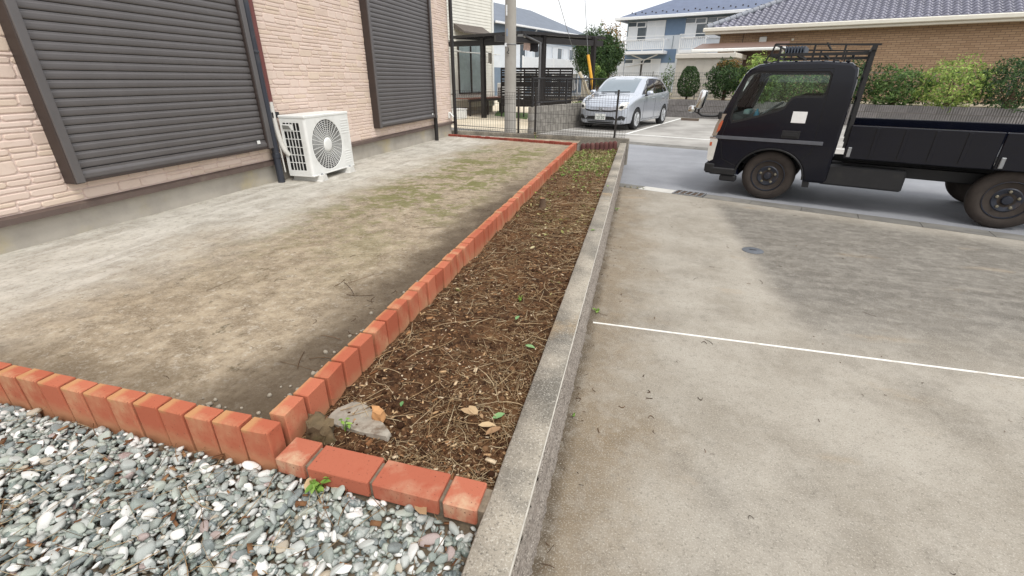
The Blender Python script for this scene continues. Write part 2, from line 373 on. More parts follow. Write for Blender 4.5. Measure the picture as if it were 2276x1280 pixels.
BRICK = mat_brick('terracotta_brick', srgb(164, 88, 64), srgb(180, 106, 80), srgb(192, 154, 118), .5)
BRICKF = mat_brick('weathered_brick', srgb(162, 90, 68), srgb(176, 106, 82), srgb(200, 182, 150))
DRED = mat_brick('dark_red_edging', srgb(84, 54, 52), srgb(100, 66, 62), srgb(112, 82, 76))
FARB = mat_brick('old_red_brick', srgb(128, 62, 52), srgb(150, 78, 64), srgb(164, 112, 92))
JOINT = simple('dark_joint', srgb(46, 40, 34), .95, .2, 30, .5, 120)
MORTAR = simple('mortar', srgb(132, 126, 116), .95, .2, 30, .5, 120)
KERB = simple('gutter_concrete', srgb(112, 110, 105), .92, .18, 3, .4, 90, rnd=.1, dirt=(srgb(74, 70, 64), 5, .6))
PAINT = simple('white_road_paint', srgb(222, 222, 218), .75, .06, 12, dirt=(srgb(160, 158, 152), 9, .5))
STEEL = simple('galvanised_steel', srgb(150, 152, 154), .45, .12, 14, metal=.8)
DARKHOLE = simple('drain_pit', srgb(30, 29, 27), .95)
BAREG = simple('bare_ground', srgb(136, 126, 108), .95, .2, .3, dirt=(srgb(96, 104, 62), .8, .6))

# ------------------------------------------------------------------ ground, driveway, road, parking
def sheet(name, poly, z, mat, kind='structure', n=1):
    bm = bmesh.new(); f_ = bm.faces.new([bm.verts.new((p[0], p[1], z)) for p in poly]); bmesh.ops.triangulate(bm, faces=[f_])
    bmesh.ops.recalc_face_normals(bm, faces=bm.faces)
    for f_ in bm.faces:
        if f_.normal.z < 0: f_.normal_flip()
    me = bpy.data.meshes.new(name); bm.to_mesh(me); bm.free(); return tag(link(name, me, mat), kind=kind)
tag(MB().add([(-600, -600, -.56), (600, -600, -.56), (600, 600, -.56), (-600, 600, -.56)], [(0, 1, 2, 3)]).build('ground', BAREG, fix=False), kind='structure')
RO = Vector((1.2, 6.16, 0))                       # a point on the driveway / gutter edge; the road frame hangs here
gw = 0.34                                         # gutter width
def RW(u, v, z): return W(RO, u, v, z)
def at_x(v, x): u = (x - RO.x - V.x * v) / U.x; return RW(u, v, 0)
drive = sheet('driveway', [(.76, -7), (16, -7), tuple(at_x(0, 16))[:2], tuple(at_x(0, .76))[:2]], ZD, DRIVE)
MB().cbox(.83, 15.5, 1.886, 1.9, ZD - .05, ZD + .004, .001).build('joint_strip', simple('white_joint_strip', srgb(228, 226, 220), .7, .05, 20, dirt=(srgb(150, 140, 120), 14, .6)), drive)
road = sheet('road', [tuple(RW(u, v, 0))[:2] for u, v in ((-60, gw), (90, gw), (90, 5.1), (-60, 5.1))], ZR, ASPH)
park = sheet('parking_lot', [tuple(RW(u, v, 0))[:2] for u, v in ((-5.4, 5.42), (90, 5.42), (90, 15.9), (-5.4, 15.9))], ZD, PARK)
# near gutter: sloping blocks with joints, a pale slab and a steel grate among them
gut = tag(thing('gutter', None, None, RO, ROADA), kind='structure'); bl = .6
def gut_block(u0, u1, name='gutter_block', mat=KERB, v0=0.004, v1=gw - .004, za=ZD, zb=ZR, zz=-.56, par=None):
    b = MB().add([(u0, v0, zz), (u1, v0, zz), (u1, v1, zz), (u0, v1, zz), (u0, v0, za + .002), (u1, v0, za + .002), (u1, v1, zb + .006), (u0, v1, zb + .006)],
                 [(0, 3, 2, 1), (4, 5, 6, 7), (0, 1, 5, 4), (1, 2, 6, 5), (2, 3, 7, 6), (3, 0, 4, 7)])
    return b.build(name, mat, par or gut)
ug0 = AZ(1496, 428, ZD); ugr = (ug0 - RO).dot(U); ugw = (AZ(1422, 418, ZD) - RO).dot(U); uge = (AZ(1562, 437, ZD) - RO).dot(U)
cuts = []
u = ugw
while u > -6: cuts.append((u - bl + .006, u)); u -= bl
u = uge
while u < 13: cuts.append((u + .006, u + bl)); u += bl
for a, b in cuts: gut_block(a, b)
gut_block(ugw + .004, ugr - .004, 'pale_slab', simple('pale_concrete', srgb(190, 188, 182), .9, .1, 6, dirt=(srgb(150, 146, 138), 7, .5)))
g = thing('drain_grate', 'rusty steel drain grate let into the gutter beside the pale slab', 'drain grate', RO, ROADA)
RUST = simple('rusty_steel', srgb(112, 98, 86), .7, .25, 18, metal=.4, dirt=(srgb(96, 62, 44), 22, .7))
m = MB(); zt = lambda v: ZD + (ZR + .006 - ZD) * v / gw
fr = MB()
for v in (.012, gw - .012): fr.bar((ugr + .004, v, zt(v) - .002), (uge - .004, v, zt(v) - .002), .018, .03)
for k in range(6):
    uu = ugr + .012 + (uge - ugr - .024) * k / 5
    fr.bar((uu, .012, zt(.012) + .001), (uu, gw - .012, zt(gw - .012) + .001), .016, .03)
fr.build('frame', STEEL, g)
for k in range(14):
    v = .03 + (gw - .06) * k / 13; MB().bar((ugr + .02, v, zt(v) - .006), (uge - .02, v, zt(v) - .006), .007, .022).build('bar', RUST, g)
MB().box(ugr, uge, 0, gw, -.555, -.53).build('pit_floor', DARKHOLE, g)
# far gutter and apron
gut2 = tag(thing('far_gutter', None, None, RO, ROADA), kind='structure')
u = -14.4
while u < 22: gut_block(u + .004, u + bl - .004, 'gutter_block', KERB, 5.104, 5.416, ZR, ZD, -.56, gut2); u += bl
# parking lines
lp = AZ(1391.5, 297.8, ZD) - RO; lu, lv = lp.dot(U), lp.dot(V)
b2 = AZ(1518, 262, ZD) - RO; CARDIR = (b2 - lp).normalized()
def stripe(name, P, d, L, wd):
    s_ = Vector((-d.y, d.x, 0)) * wd / 2; P = Vector((P.x, P.y, ZD + .004))
    return MB().add([P - s_, P + d * L - s_, P + d * L + s_, P + s_], [(0, 1, 2, 3)]).build(name, PAINT, park, fix=False)
PL = RO + lp
stripe('parking_line', PL - U * 3.0, U, 16, .12)
for k in (-1, 0, 1, 2, 3): stripe('parking_line', PL + U * (k * 2.62) + CARDIR * .05, CARDIR, 7.2, .11)
nl = sheet('neighbour_paving', [tuple(RW(u, v, 0))[:2] for u, v in ((-34, 5.42), (-5.402, 5.42), (-5.402, 26), (-34, 26))], ZD, BEIGE)
MB().add([RW(-16, 6.15, ZD + .004), RW(-5.5, 6.15, ZD + .004), RW(-5.5, 6.3, ZD + .004), RW(-16, 6.3, ZD + .004)], [(0, 1, 2, 3)]).build('paving_joint', KERB, nl)

# ------------------------------------------------------------------ raised plot: patio, garden bed, gravel
def zp(y): return .05 - .009 * max(0, y)           # patio falls a little to the street
HX = -2.82                                         # outer face of the house siding
PF = [AZ(990, 299, .0), AZ(1283, 321, .0)]
gx, gy = 46, 130; bm = MB(); rnd = random.Random(3)
FL0, FL1 = Vector((-2.95, 8.93, 0)), Vector((.78, 8.5, 0))   # street fence line
def yend(x): return FL0.y + (FL1.y - FL0.y) * (x - FL0.x) / (FL1.x - FL0.x) - .1
vs = []
for j in range(gy + 1):
    for i in range(gx + 1):
        x = -2.9 + (2.9 - .088) * i / gx; y = .075 + (yend(x) - .075) * j / gy
        vs.append((x, y, zp(y) + .006 * noise.noise((x * 1.5, y * 1.5, 0)) + .003 * noise.noise((x * 7, y * 7, 3))))
bm.add(vs, [(j * (gx + 1) + i, j * (gx + 1) + i + 1, (j + 1) * (gx + 1) + i + 1, (j + 1) * (gx + 1) + i) for j in range(gy) for i in range(gx)])
patio = tag(bm.build('patio', PATIO, smooth=180, fix=False), kind='structure')
MB().box(-2.95, -.09, .09, 8.3, -.54, -.06).build('patio_base', MORTAR, patio)

# low wall beside the driveway
WX0, WX1, WZ = .684, .798, -.01
wl = thing('low_wall', 'long low grey concrete wall with rough driveway face beside the garden bed', 'wall', (.74, 3, ZD))
def wp(p): return Vector(p) - Vector((.74, 3, ZD))
m = MB(); ny = 240; y0, y1 = -3.2, 8.22; prof = [(WX0, -.55), (WX0, WZ - .004), (WX0 + .004, WZ), (WX1 - .006, WZ), (WX1 + .001, WZ - .006), (WX1 + .001, WZ - .016), (WX1 - .008, WZ - .03)]
vs = []
for j in range(ny + 1):
    y = y0 + (y1 - y0) * j / ny
    for k, (x, z) in enumerate(prof):
        e = .003 * noise.noise((x * 9, y * 6, z * 9)) if k in (1, 2, 3, 4, 5) else 0
        vs.append(wp((x + e, y, z + .6 * e)))
K = len(prof)
m.add(vs, [(j * K + k, j * K + k + 1, (j + 1) * K + k + 1, (j + 1) * K + k) for j in range(ny) for k in range(K - 1)] + [tuple(range(K))[::-1], tuple(ny * K + k for k in range(K))])
m.build('coping', WTOP, wl, smooth=50)
# pale worn arris along the street edge
m = MB(); pts = []
for j in range(ny + 1):
    y = y0 + .02 + (y1 - .04 - y0) * j / ny; e = .002 * noise.noise((0, y * 9, 4)); pts.append(wp((WX1 - .001 + e, y, WZ - .004 + e)))
m.tube(pts, .0032, 6).build('worn_edge', simple('pale_arris', srgb(178, 173, 163), .9, .12, 30, .4, 150), wl, smooth=180)
# rough face: real relief
m = MB(); ny2, nz2 = 900, 26; vs = []
for j in range(ny2 + 1):
    y = y0 + (y1 - y0) * j / ny2
    for k in range(nz2 + 1):
        z = -.56 + (WZ - .018 + .56) * k / nz2
        d = .004 + .012 * noise.noise((y * 42, z * 42, 1)) + .006 * noise.noise((y * 95, z * 95, 7)) + .004 * noise.noise((y * 3, z * 8, 2))
        groove = -.006 if abs((z - ZD + .02) % .2) < .008 else 0
        vs.append(wp((WX1 - .006 + d + groove, y, z)))
m.add(vs, [(j * (nz2 + 1) + k, (j + 1) * (nz2 + 1) + k, (j + 1) * (nz2 + 1) + k + 1, j * (nz2 + 1) + k + 1) for j in range(ny2) for k in range(nz2)])
m.build('rough_face', WFACE, wl, smooth=180, fix=False)

# garden soil
BX0, BX1, BY0 = -.03, .69, .08
def bed_end(x): return 7.46 + (x - 0) * .85
def soil_z(x, y):
    z = -.052 + .02 * noise.noise((x * 3, y * 2.2, 5)) + .014 * noise.noise((x * 9, y * 9, 2)) + .008 * noise.noise((x * 28, y * 28, 8))
    if y > 5: z -= .03 * min(1, (y - 5) / 2)
    if y < .45: z -= .012 * (1 - y / .45)
    return z
m = MB(); nx, nyb = 60, 520; vs = []
for j in range(nyb + 1):
    t = (j / nyb) ** 1.25
    for i in range(nx + 1):
        x = BX0 + (BX1 - BX0) * i / nx; y = BY0 + (bed_end(x) - BY0) * t
        vs.append((x, y, soil_z(x, y)))
m.add(vs, [(j * (nx + 1) + i, j * (nx + 1) + i + 1, (j + 1) * (nx + 1) + i + 1, (j + 1) * (nx + 1) + i) for j in range(nyb) for i in range(nx)])
soil = tag(m.build('garden_soil', SOIL, smooth=180, fix=False), kind='structure')

# bricks ------------------------------------------------------------------
def brick_mesh(name, sx, sy, sz, seed, mat, c=.003):
    """worn brick, base at z = -sz, top at 0"""
    bm = bmesh.new(); bmesh.ops.create_cube(bm, size=1.0)
    for v in bm.verts: v.co = Vector((v.co.x * sx, v.co.y * sy, v.co.z * sz - sz / 2))
    bmesh.ops.bevel(bm, geom=list(bm.edges), offset=c, segments=1, affect='EDGES')
    r_ = random.Random(seed)
    for v in bm.verts: v.co += Vector((r_.uniform(-1, 1), r_.uniform(-1, 1), r_.uniform(-1, 1))) * .0011
    me = bpy.data.meshes.new(name); bm.to_mesh(me); bm.free(); me.materials.append(mat); return me
rnd = random.Random(11)
BS = [brick_mesh('standing_brick', .0595, .0985, .21, s, BRICK) for s in range(6)]
BSX = [brick_mesh('standing_brick', .0985, .0595, .21, s + 20, BRICK) for s in range(4)]
row = thing('brick_edging', 'row of upright orange bricks between the patio and the garden bed', 'brick edging', (-.054, .1, -.13))
y = .097 + .05; i = 0
while y < 7.36:
    M = Matrix.Translation((rnd.gauss(0, .0022), y - .1, .13 + .079 + rnd.gauss(0, .0025))) @ Matrix.Rotation(.022 + rnd.gauss(0, .014), 4, 'Z') @ Matrix.Rotation(rnd.gauss(0, .014), 4, 'X') @ Matrix.Rotation(rnd.gauss(0, .012), 4, 'Y')
    inst('brick', rnd.choice(BS), row, M); y += .1095 + rnd.uniform(-.0012, .0012); i += 1
yl = y
MB().box(-.018, .012, 0, yl - .17, 0, .13 + .045).build('mortar_joint', JOINT, row)
row2 = thing('brick_edging', 'row of upright orange bricks along the gravel edge of the patio', 'brick edging', (-.07, .045, -.13))
x = -.07; i = 0
while x > -2.85:
    M = Matrix.Translation((x + .07, rnd.gauss(0, .002), .13 + .08 + rnd.gauss(0, .002))) @ Matrix.Rotation(rnd.gauss(0, .012), 4, 'Z') @ Matrix.Rotation(rnd.gauss(0, .008), 4, 'X')
    inst('brick', rnd.choice(BSX), row2, M); x -= .1095
MB().box(x + .17, -.005, -.014, .016, 0, .13 + .045).build('mortar_joint', JOINT, row2)
# flat bricks closing the bed
row3 = thing('brick_edging', 'row of flat weathered bricks across the gravel end of the garden bed', 'brick edging', (0, 0, -.06), radians(-1.27))
x = 0
for L in (.1, .21, .21, .1):
    me = brick_mesh('flat_brick', L, .1, .062, int(L * 100) + int(x * 50), BRICKF, .004)
    inst('brick', me, row3, Matrix.Translation((x + L / 2, .05, .06 + rnd.gauss(0, .0015))) @ Matrix.Rotation(rnd.gauss(0, .008), 4, 'Z') @ Matrix.Rotation(rnd.gauss(0, .01), 4, 'X')); x += L + .0145
MB().box(.01, .69, .012, .09, -.06, .046).build('mortar_joint', simple('flat_joint', srgb(116, 104, 88), .95, .25, 40, .6, 120), row3)
# far row by the street fence
row4 = thing('brick_edging', 'low far row of red bricks between the patio and the street fence', 'brick edging', (PF[1].x, PF[1].y, -.15))
d = (PF[0] - PF[1]); d.z = 0; LL = d.length; ang = atan2(d.y, d.x); d.normalize()
BSF = [brick_mesh('low_brick', .1015, .0595, .2, s + 40, FARB) for s in range(4)]
s_ = .06
while s_ < LL + .05:
    y_ = PF[1].y + d.y * s_
    inst('brick', rnd.choice(BSF), row4, Matrix.Translation((d.x * s_, d.y * s_, .15 + zp(y_) + .045 + rnd.gauss(0, .003))) @ Matrix.Rotation(ang + rnd.gauss(0, .015), 4, 'Z')); s_ += .11
# dark red concrete logs closing the far end of the bed
lg = thing('log_edging', 'scalloped dark red concrete log edging at the street end of the garden bed', 'edging', (0, 7.5, -.15))
pa, pb = AZ(1291, 319, .05), AZ(1372, 313, .07); n_ = 8
for k in range(n_):
    t = (k + .5) / n_; c = pa.lerp(pb, t); wd = (pb - pa).length / n_ * .49; hh = .2 + .03 * t
    zt_ = c.z
    prof = [(wd * .98, -.1), (wd, hh - .05), (wd * .93, hh - .025), (wd * .7, hh - .008), (wd * .35, hh), (0.0, hh + .002)]
    MB().lathe(prof, Matrix.Translation((c.x, c.y - 7.5, zt_ - hh + .15)), 14).build('edging_post', DRED, lg, smooth=60)
# boundary wall under the street fence
bw_ = thing('boundary_wall', 'grey concrete retaining wall carrying the street fence', 'wall', (FL0.x, FL0.y, ZR))
dv = FL1 - FL0
m = MB(); m.bar((-.1, .01, -.15), (dv.x + .06, dv.y, -.15), .12, .8, .01); m.v = [(a, b, c + .24) for a, b, c in m.v]; m.build('wall_body', WTOP, bw_)

# gravel ------------------------------------------------------------------
gb = tag(MB().add([(-2.85, -3, -.085), (.69, -3, -.085), (.69, .02, -.085), (-2.85, .02, -.085)], [(0, 1, 2, 3)]).build('gravel_bed', simple('gravel_dust', srgb(104, 92, 76), .95, .3, 40, .8, 150), fix=False), kind='structure')
protos = []
for s in range(10):
    bm = bmesh.new(); bmesh.ops.create_icosphere(bm, subdivisions=3, radius=1.0); r_ = random.Random(100 + s)
    ax = Vector((r_.uniform(.85, 1.3), r_.uniform(.5, .85), r_.uniform(.28, .5))); off = r_.uniform(0, 50)
    pl = [(Vector((r_.gauss(0, 1), r_.gauss(0, 1), r_.gauss(0, 1))).normalized(), r_.uniform(.55, .9)) for _ in range(7)]
    for v in bm.verts:
        p = v.co.copy(); p *= 1 + .16 * noise.noise(p * 1.3 + Vector((off, 0, 0)))
        for nn, dd in pl:
            q = p.dot(nn)
            if q > dd: p -= nn * (q - dd) * .8
        v.co = Vector((p.x * ax.x, p.y * ax.y, p.z * ax.z))
    me = bpy.data.meshes.new('pebble'); bm.to_mesh(me); bm.free(); me.materials.append(PEB)
    me.polygons.foreach_set('use_smooth', [True] * len(me.polygons)); protos.append(me)
# lighter meshes for the joined stuff
protos_lo = []
for me in protos:
    bm = bmesh.new(); bmesh.ops.create_icosphere(bm, subdivisions=2, radius=1.0)
    src = BVHTree.FromPolygons([v.co for v in me.vertices], [tuple(p.vertices) for p in me.polygons])
    for v in bm.verts:
        h = src.ray_cast(v.co * 3, -v.co.normalized()); v.co = h[0] if h[0] else v.co * .6
    v_ = np.array([v.co[:] for v in bm.verts], np.float32); t_ = np.array([[q.index for q in f_.verts] for f_ in bm.faces], np.int32); bm.free()
    protos_lo.append((v_, t_))
rnd = random.Random(5); allp = []
for layer, (sp, zc) in enumerate(((.0225, -.075), (.0225, -.065), (.0265, -.055))):
    xx = -2.0
    while xx < .675:
        yy = -1.15
        while yy < .012:
            x, y = xx + rnd.uniform(-.5, .5) * sp, yy + rnd.uniform(-.5, .5) * sp; yy += sp
            if y > .005 - max(0, x) * .022 - .006: continue
            if x > .675: continue
            s_ = min(.03, max(.008, rnd.lognormvariate(math.log(.0136), .36)))
            zz = zc + .006 * noise.noise((x * 6, y * 6, 0)) - max(0, x) * .03 + rnd.uniform(-.003, .004)
            M = Matrix.Translation((x, y, zz)) @ Matrix.Rotation(rnd.uniform(0, 6.28), 4, 'Z') @ Matrix.Rotation(rnd.gauss(0, .5), 4, 'X') @ Matrix.Rotation(rnd.gauss(0, .5), 4, 'Y') @ Matrix.Scale(s_, 4)
            px, py, dd = PJ((x, y, zz)); ok = layer == 2 and -20 < px < 2290 and py < 1275 and dd > 0
            allp.append((s_ / dd if ok else 0, rnd.randrange(10), M))
        xx += sp
allp.sort(key=lambda a: -a[0])
for _, k, M in allp[:300]: inst('pebble', protos[k], gb, M)
vv, tt = join_np(protos_lo, [(k, np.array(M)) for _, k, M in allp[300:]])
tag(link('gravel', tri_mesh('gravel', vv, tt), PEB, gb, 180), kind='stuff')
# ------------------------------------------------------------------ world-space building under a parent
def _root(o):
    while o.parent: o = o.parent
    return o
def wb(mb, name, mat, parent, smooth=None, fix=True):
    r_ = _root(parent); Mi = (Matrix.Translation(r_.location) @ Matrix.Rotation(r_.rotation_euler.z, 4, 'Z')).inverted()
    mb.v = [tuple(Mi @ Vector(v)) for v in mb.v]; return mb.build(name, mat, parent, smooth, fix)
def glass_mat(name, tint=(.75, .8, .8), ior=1.45, rough=.02, dark=0.0):
    n = NB(name); tr = n.N.new('ShaderNodeBsdfTransparent'); tr.inputs[0].default_value = tuple(tint) + (1,)
    gl = n.N.new('ShaderNodeBsdfGlossy'); gl.inputs['Roughness'].default_value = rough; gl.inputs[0].default_value = (.95, .97, 1, 1)
    fr = n.N.new('ShaderNodeFresnel'); fr.inputs[0].default_value = ior; ms = n.N.new('ShaderNodeMixShader')
    n.L(fr.outputs[0], ms.inputs[0]); n.L(tr.outputs[0], ms.inputs[1]); n.L(gl.outputs[0], ms.inputs[2]); n.L(ms.outputs[0], n.N['Material Output'].inputs[0]); return n.m
def mat_siding():
    n = NB('stone_siding'); r_ = n.math('FRACT', n.math('ADD', n.island(), n.math('MULTIPLY', n.objrand(), 5.3)))
    c = n.ramp(r_, [(0, srgb(213, 194, 181)), (.3, srgb(217, 199, 187)), (.55, srgb(212, 193, 179)), (.72, srgb(213, 195, 177)), (.86, srgb(206, 187, 173)), (1, srgb(219, 201, 189))])
    X, Y, Z = n.xyz()
    c = n.mix(n.math('MULTIPLY', n.smooth(n.noise(14, 6, .7), .5, .72), .3), c, srgb(186, 164, 150))
    c = n.mix(n.math('MULTIPLY', n.smooth(n.noise(3, 4, .6), .5, .7), .18), c, srgb(206, 184, 152))
    n.bump(n.noise(55, 5, .7), .35, .004); return n.done(c, .9, 0, .25)
STONE = mat_siding()
SIDM = simple('siding_joint', srgb(210, 190, 180), .92, .05, 10, .3, 60)
SHUT = simple('shutter_grey', srgb(100, 97, 97), .42, .05, 6, metal=.3, spec=.5)
SHUTD = simple('frame_brown', srgb(66, 57, 54), .45, .06, 6, metal=.25)
NAVY = simple('navy_pipe', srgb(46, 50, 60), .4, .12, 5, dirt=(srgb(90, 86, 80), 7, .4))
MAROON = simple('maroon_duct', srgb(108, 60, 56), .5, .1, 5)
PLINTH = simple('plinth_concrete', srgb(164, 158, 148), .9, .14, 2.5, .3, 60, dirt=(srgb(184, 168, 116), 1.2, .75))
TRIM = simple('brown_flashing', srgb(98, 84, 78), .5, .1, 4, metal=.2, dirt=(srgb(140, 128, 116), 9, .35))
WHITE = simple('white_plastic', srgb(222, 223, 220), .45, .03, 5, dirt=(srgb(178, 176, 168), 4, .4))
BLACKP = simple('black_plastic', srgb(34, 34, 36), .5, .1, 8)
ALU = simple('aluminium_black', srgb(40, 38, 38), .4, .1, 8, metal=.2)

HY1 = 8.63; ZS0 = .262; HZ = 5.4
hs = thing('house', 'house with pink beige stone siding and closed grey roller shutters', 'house', (HX, HY1, 0))
wb(MB().box(HX - 7.5, HX - .014, -4.0, HY1 - .012, ZS0, HZ), 'wall', SIDM, hs)
wb(MB().box(HX - 7.45, HX - .03, -3.95, HY1 - .03, -.5, ZS0 - .05), 'plinth', PLINTH, hs)
m = MB()
m.prism([(0, 0), (.035, -.012), (.037, -.05), (.03, -.052), (.028, -.02), (0, -.01)], lambda a, b, t: (HX - .012 + a, t, ZS0 - .001 + b), -4.0, HY1 + .02)
wb(m, 'base_flashing', TRIM, hs)
wb(MB().prism([(-.5, HZ), (-3.76, HZ + 1.7), (-7.1, HZ), (-8.05, HZ - .1), (-3.76, HZ + 1.95), (.55, HZ - .1)], lambda a, b, t: (HX + a, t, b), -4.5, HY1 + .5), 'roof', SHUTD, hs)
# stones of the siding, laid in random courses
SH = [(1.42, 3.30), (5.50, 7.60)]                                  # shutters in y
rnd = random.Random(21); stones = []
def stone(y0, y1, z0, z1):
    for a, b in SH:
        if y0 > a - .01 and y1 < b + .01 and z0 > .38 and z1 < 2.62: return
    stones.append((y0 + .003, y1 - .003, z0 + .003, z1 - .003))
z = ZS0 + .004
while z < 2.78:
    h = rnd.choice((.068, .076, .084, .072)); y = .75 + rnd.uniform(0, .1)
    while y < HY1 - .03:
        if rnd.random() < .5:
            wd = rnd.uniform(.26, .5); e = min(y + wd, HY1 - .014); k = rnd.uniform(.38, .62)
            for a, b in ((0, k), (k, 1)):
                t = y
                while t < e - 1e-4:
                    q = t + rnd.uniform(.12, .32)
                    if e - q < .08: q = e
                    stone(t, q, z + a * h, z + b * h); t = q
        else:
            wd = rnd.uniform(.1, .26); e = min(y + wd, HY1 - .014); stone(y, e, z, z + h)
        y = e
    z += h
def stone_mb(s):
    y0, y1, z0, z1 = s; w_, h_ = y1 - y0, z1 - z0; j = lambda k=.004: rnd.uniform(-k, k); c = min(h_ * .3, .014)
    P = [(y0 + c + j(), z0 + j(.002)), (y0 + w_ * .5 + j(.02), z0 + j(.003)), (y1 - c + j(), z0 + j(.002)), (y1 + j(.002), z0 + c + j(.003)), (y1 + j(.002), z1 - c * .7),
         (y1 - c * .7 + j(), z1 + j(.001)), (y0 + w_ * .45 + j(.02), z1 + j(.002)), (y0 + c * .7, z1 + j(.001)), (y0 + j(.002), z1 - c * .7), (y0 + j(.002), z0 + c)]
    cy, cz = (y0 + y1) / 2, (z0 + z1) / 2; n_ = len(P); d = rnd.uniform(.0045, .008); ti, tj = rnd.uniform(-.04, .04) * .1, rnd.uniform(-.1, .1) * .1
    def sh(p, k, dx): return (HX - .014 + dx + (p[0] - cy) * ti + (p[1] - cz) * tj, p[0] - math.copysign(min(k, abs(p[0] - cy) * .6), p[0] - cy), p[1] - math.copysign(min(k, abs(p[1] - cz) * .6), p[1] - cz))
    v = [sh(p, 0, -.002) for p in P] + [sh(p, .0005, d * .55) for p in P] + [sh(p, .006, d) for p in P]
    f_ = [(a * n_ + i, a * n_ + (i + 1) % n_, (a + 1) * n_ + (i + 1) % n_, (a + 1) * n_ + i) for a in (0, 1) for i in range(n_)] + [tuple(2 * n_ + i for i in range(n_))]
    return v, f_
def px_area(s):
    a = PJ((HX, s[0], s[2])); b = PJ((HX, s[1], s[3])); c = PJ((HX, (s[0] + s[1]) / 2, (s[2] + s[3]) / 2))
    if not (0 < c[0] < 2276 and 0 < c[1] < 1280 and c[2] > 0): return 0
    return abs(a[0] - b[0]) * abs(a[1] - b[1])
stones.sort(key=lambda s: -px_area(s))
for s in stones[:300]: wb(MB().add(*stone_mb(s)), 'stone', STONE, hs, fix=False)
m = MB()
for s in stones[300:]: m.add(*stone_mb(s))
tag(wb(m, 'stone_facing', STONE, hs, fix=False), kind='stuff')
# shutters: parts of the house
slat_prof = [(0, .001), (.007, .003), (.0105, .010), (.0115, .020), (.0115, .036), (.009, .044), (.005, .047), (.004, .0545), (0, .0545)]
for (a, b) in SH:
    z0, z1 = .405, 2.6; fr = .062; dp = .105
    sh = wb(MB().box(HX - .01, HX + .02, a + .03, b - .03, z0 + .03, z1 - .02), 'roller_shutter', BLACKP, hs)
    for yy, mt in ((a, SHUTD), (b - fr, SHUTD)):
        wb(MB().cbox(HX - .012, HX + dp - .012, yy, yy + fr, z0 - .012, z1, .004), 'side_frame', mt, sh)
        wb(MB().cbox(HX + dp - .0125, HX + dp + .004, yy + .004, yy + fr - .004, z0 - .006, z1, .003), 'guide_rail', SHUT, sh)
    wb(MB().cbox(HX - .012, HX + dp + .035, a - .01, b + .01, z1 - .01, z1 + .24, .008), 'shutter_box', SHUTD, sh)
    wb(MB().cbox(HX - .012, HX + dp - .02, a + fr, b - fr, z0 - .008, z0 + .012, .003), 'sill', SHUTD, sh)
    bt = MB().prism([(0, 0), (.03, .0), (.034, .01), (.034, .03), (.026, .036), (.02, .05), (.02, .062), (0, .066)], lambda p, q, t: (HX + .052 + p, t, z0 + .014 + q), a + fr + .002, b - fr - .002)
    wb(bt, 'bottom_rail', SHUT, sh)
    wb(MB().cbox(HX + .085, HX + .09, b - fr - .13, b - fr - .09, z0 + .052, z0 + .085, .002), 'sticker', WHITE, sh)
    me = None; zz = z0 + .081
    while zz < z1 - .01:
        if me is None:
            o = wb(MB().prism(slat_prof, lambda p, q, t: (HX + .056 + p, t, zz + q), a + fr + .002, b - fr - .002), 'slat', SHUT, sh); me = o.data; z00 = zz
        else: inst('slat', me, sh, Matrix.Translation((0, 0, zz - z00)))
        zz += .0565
# rain pipes, duct
def pipe(name, label, y, zt_, zb, r_=.033, x=HX + .055, mat=NAVY, brackets=(), foot=True, nm='downpipe', sleeve=None):
    t = thing(nm, label, 'pipe', (x, y, zb))
    wb(MB().tube([(x, y, zb - .01), (x, y, zt_)], r_, 16), 'pipe_body', mat, t, smooth=60)
    for bz in brackets:
        wb(MB().lathe([(r_ + .004, -.012), (r_ + .006, -.006), (r_ + .006, .006), (r_ + .004, .012)], Matrix.Translation((x, y, bz)), 16).bar((x - r_, y, bz), (HX - .012, y, bz), .012), 'bracket', mat, t, smooth=40)
    if sleeve: wb(MB().lathe([(r_ + .001, sleeve - .05), (r_ + .007, sleeve - .045), (r_ + .007, sleeve + .0), (r_ + .001, sleeve + .006)], Matrix.Translation((x, y, 0)), 16), 'joint_sleeve', mat, t, smooth=40)
    return t
pipe('downpipe', 'navy rain pipe running to the ground between the shutter and the maroon duct', 3.365, 5.3, zp(3.4), .036, brackets=(1.3, 2.4), sleeve=.33)
pipe('downpipe', 'black rain pipe down the street corner of the pink stone house', 8.615, 5.3, -.05, .036, HX + .06, ALU, brackets=(.78, 1.75))
pipe('downpipe', 'short black pipe under the street side of the framed roller shutter', 7.63, .47, -.02, .036, HX + .05, ALU, sleeve=.44)
pipe('conduit', 'thin dark pipe climbing the wall beside the roller shutter near the street corner', 7.66, 5.3, .47, .014, HX + .03, ALU)
md = thing('duct_cover', 'maroon plastic duct cover running down to the white air conditioner hoses', 'duct', (HX + .04, 3.455, .8))
m = MB(); m.prism([(0, -.038), (.05, -.036), (.064, -.022), (.066, 0), (.064, .022), (.05, .036), (0, .038)], lambda a, b, t: (HX - .012 + a, 3.458 + b, t), .8, 5.0)
wb(m, 'cover', MAROON, md, smooth=50)
wb(MB().cbox(HX - .012, HX + .06, 3.43, 3.53, .68, .74, .004), 'band', BLACKP, md)
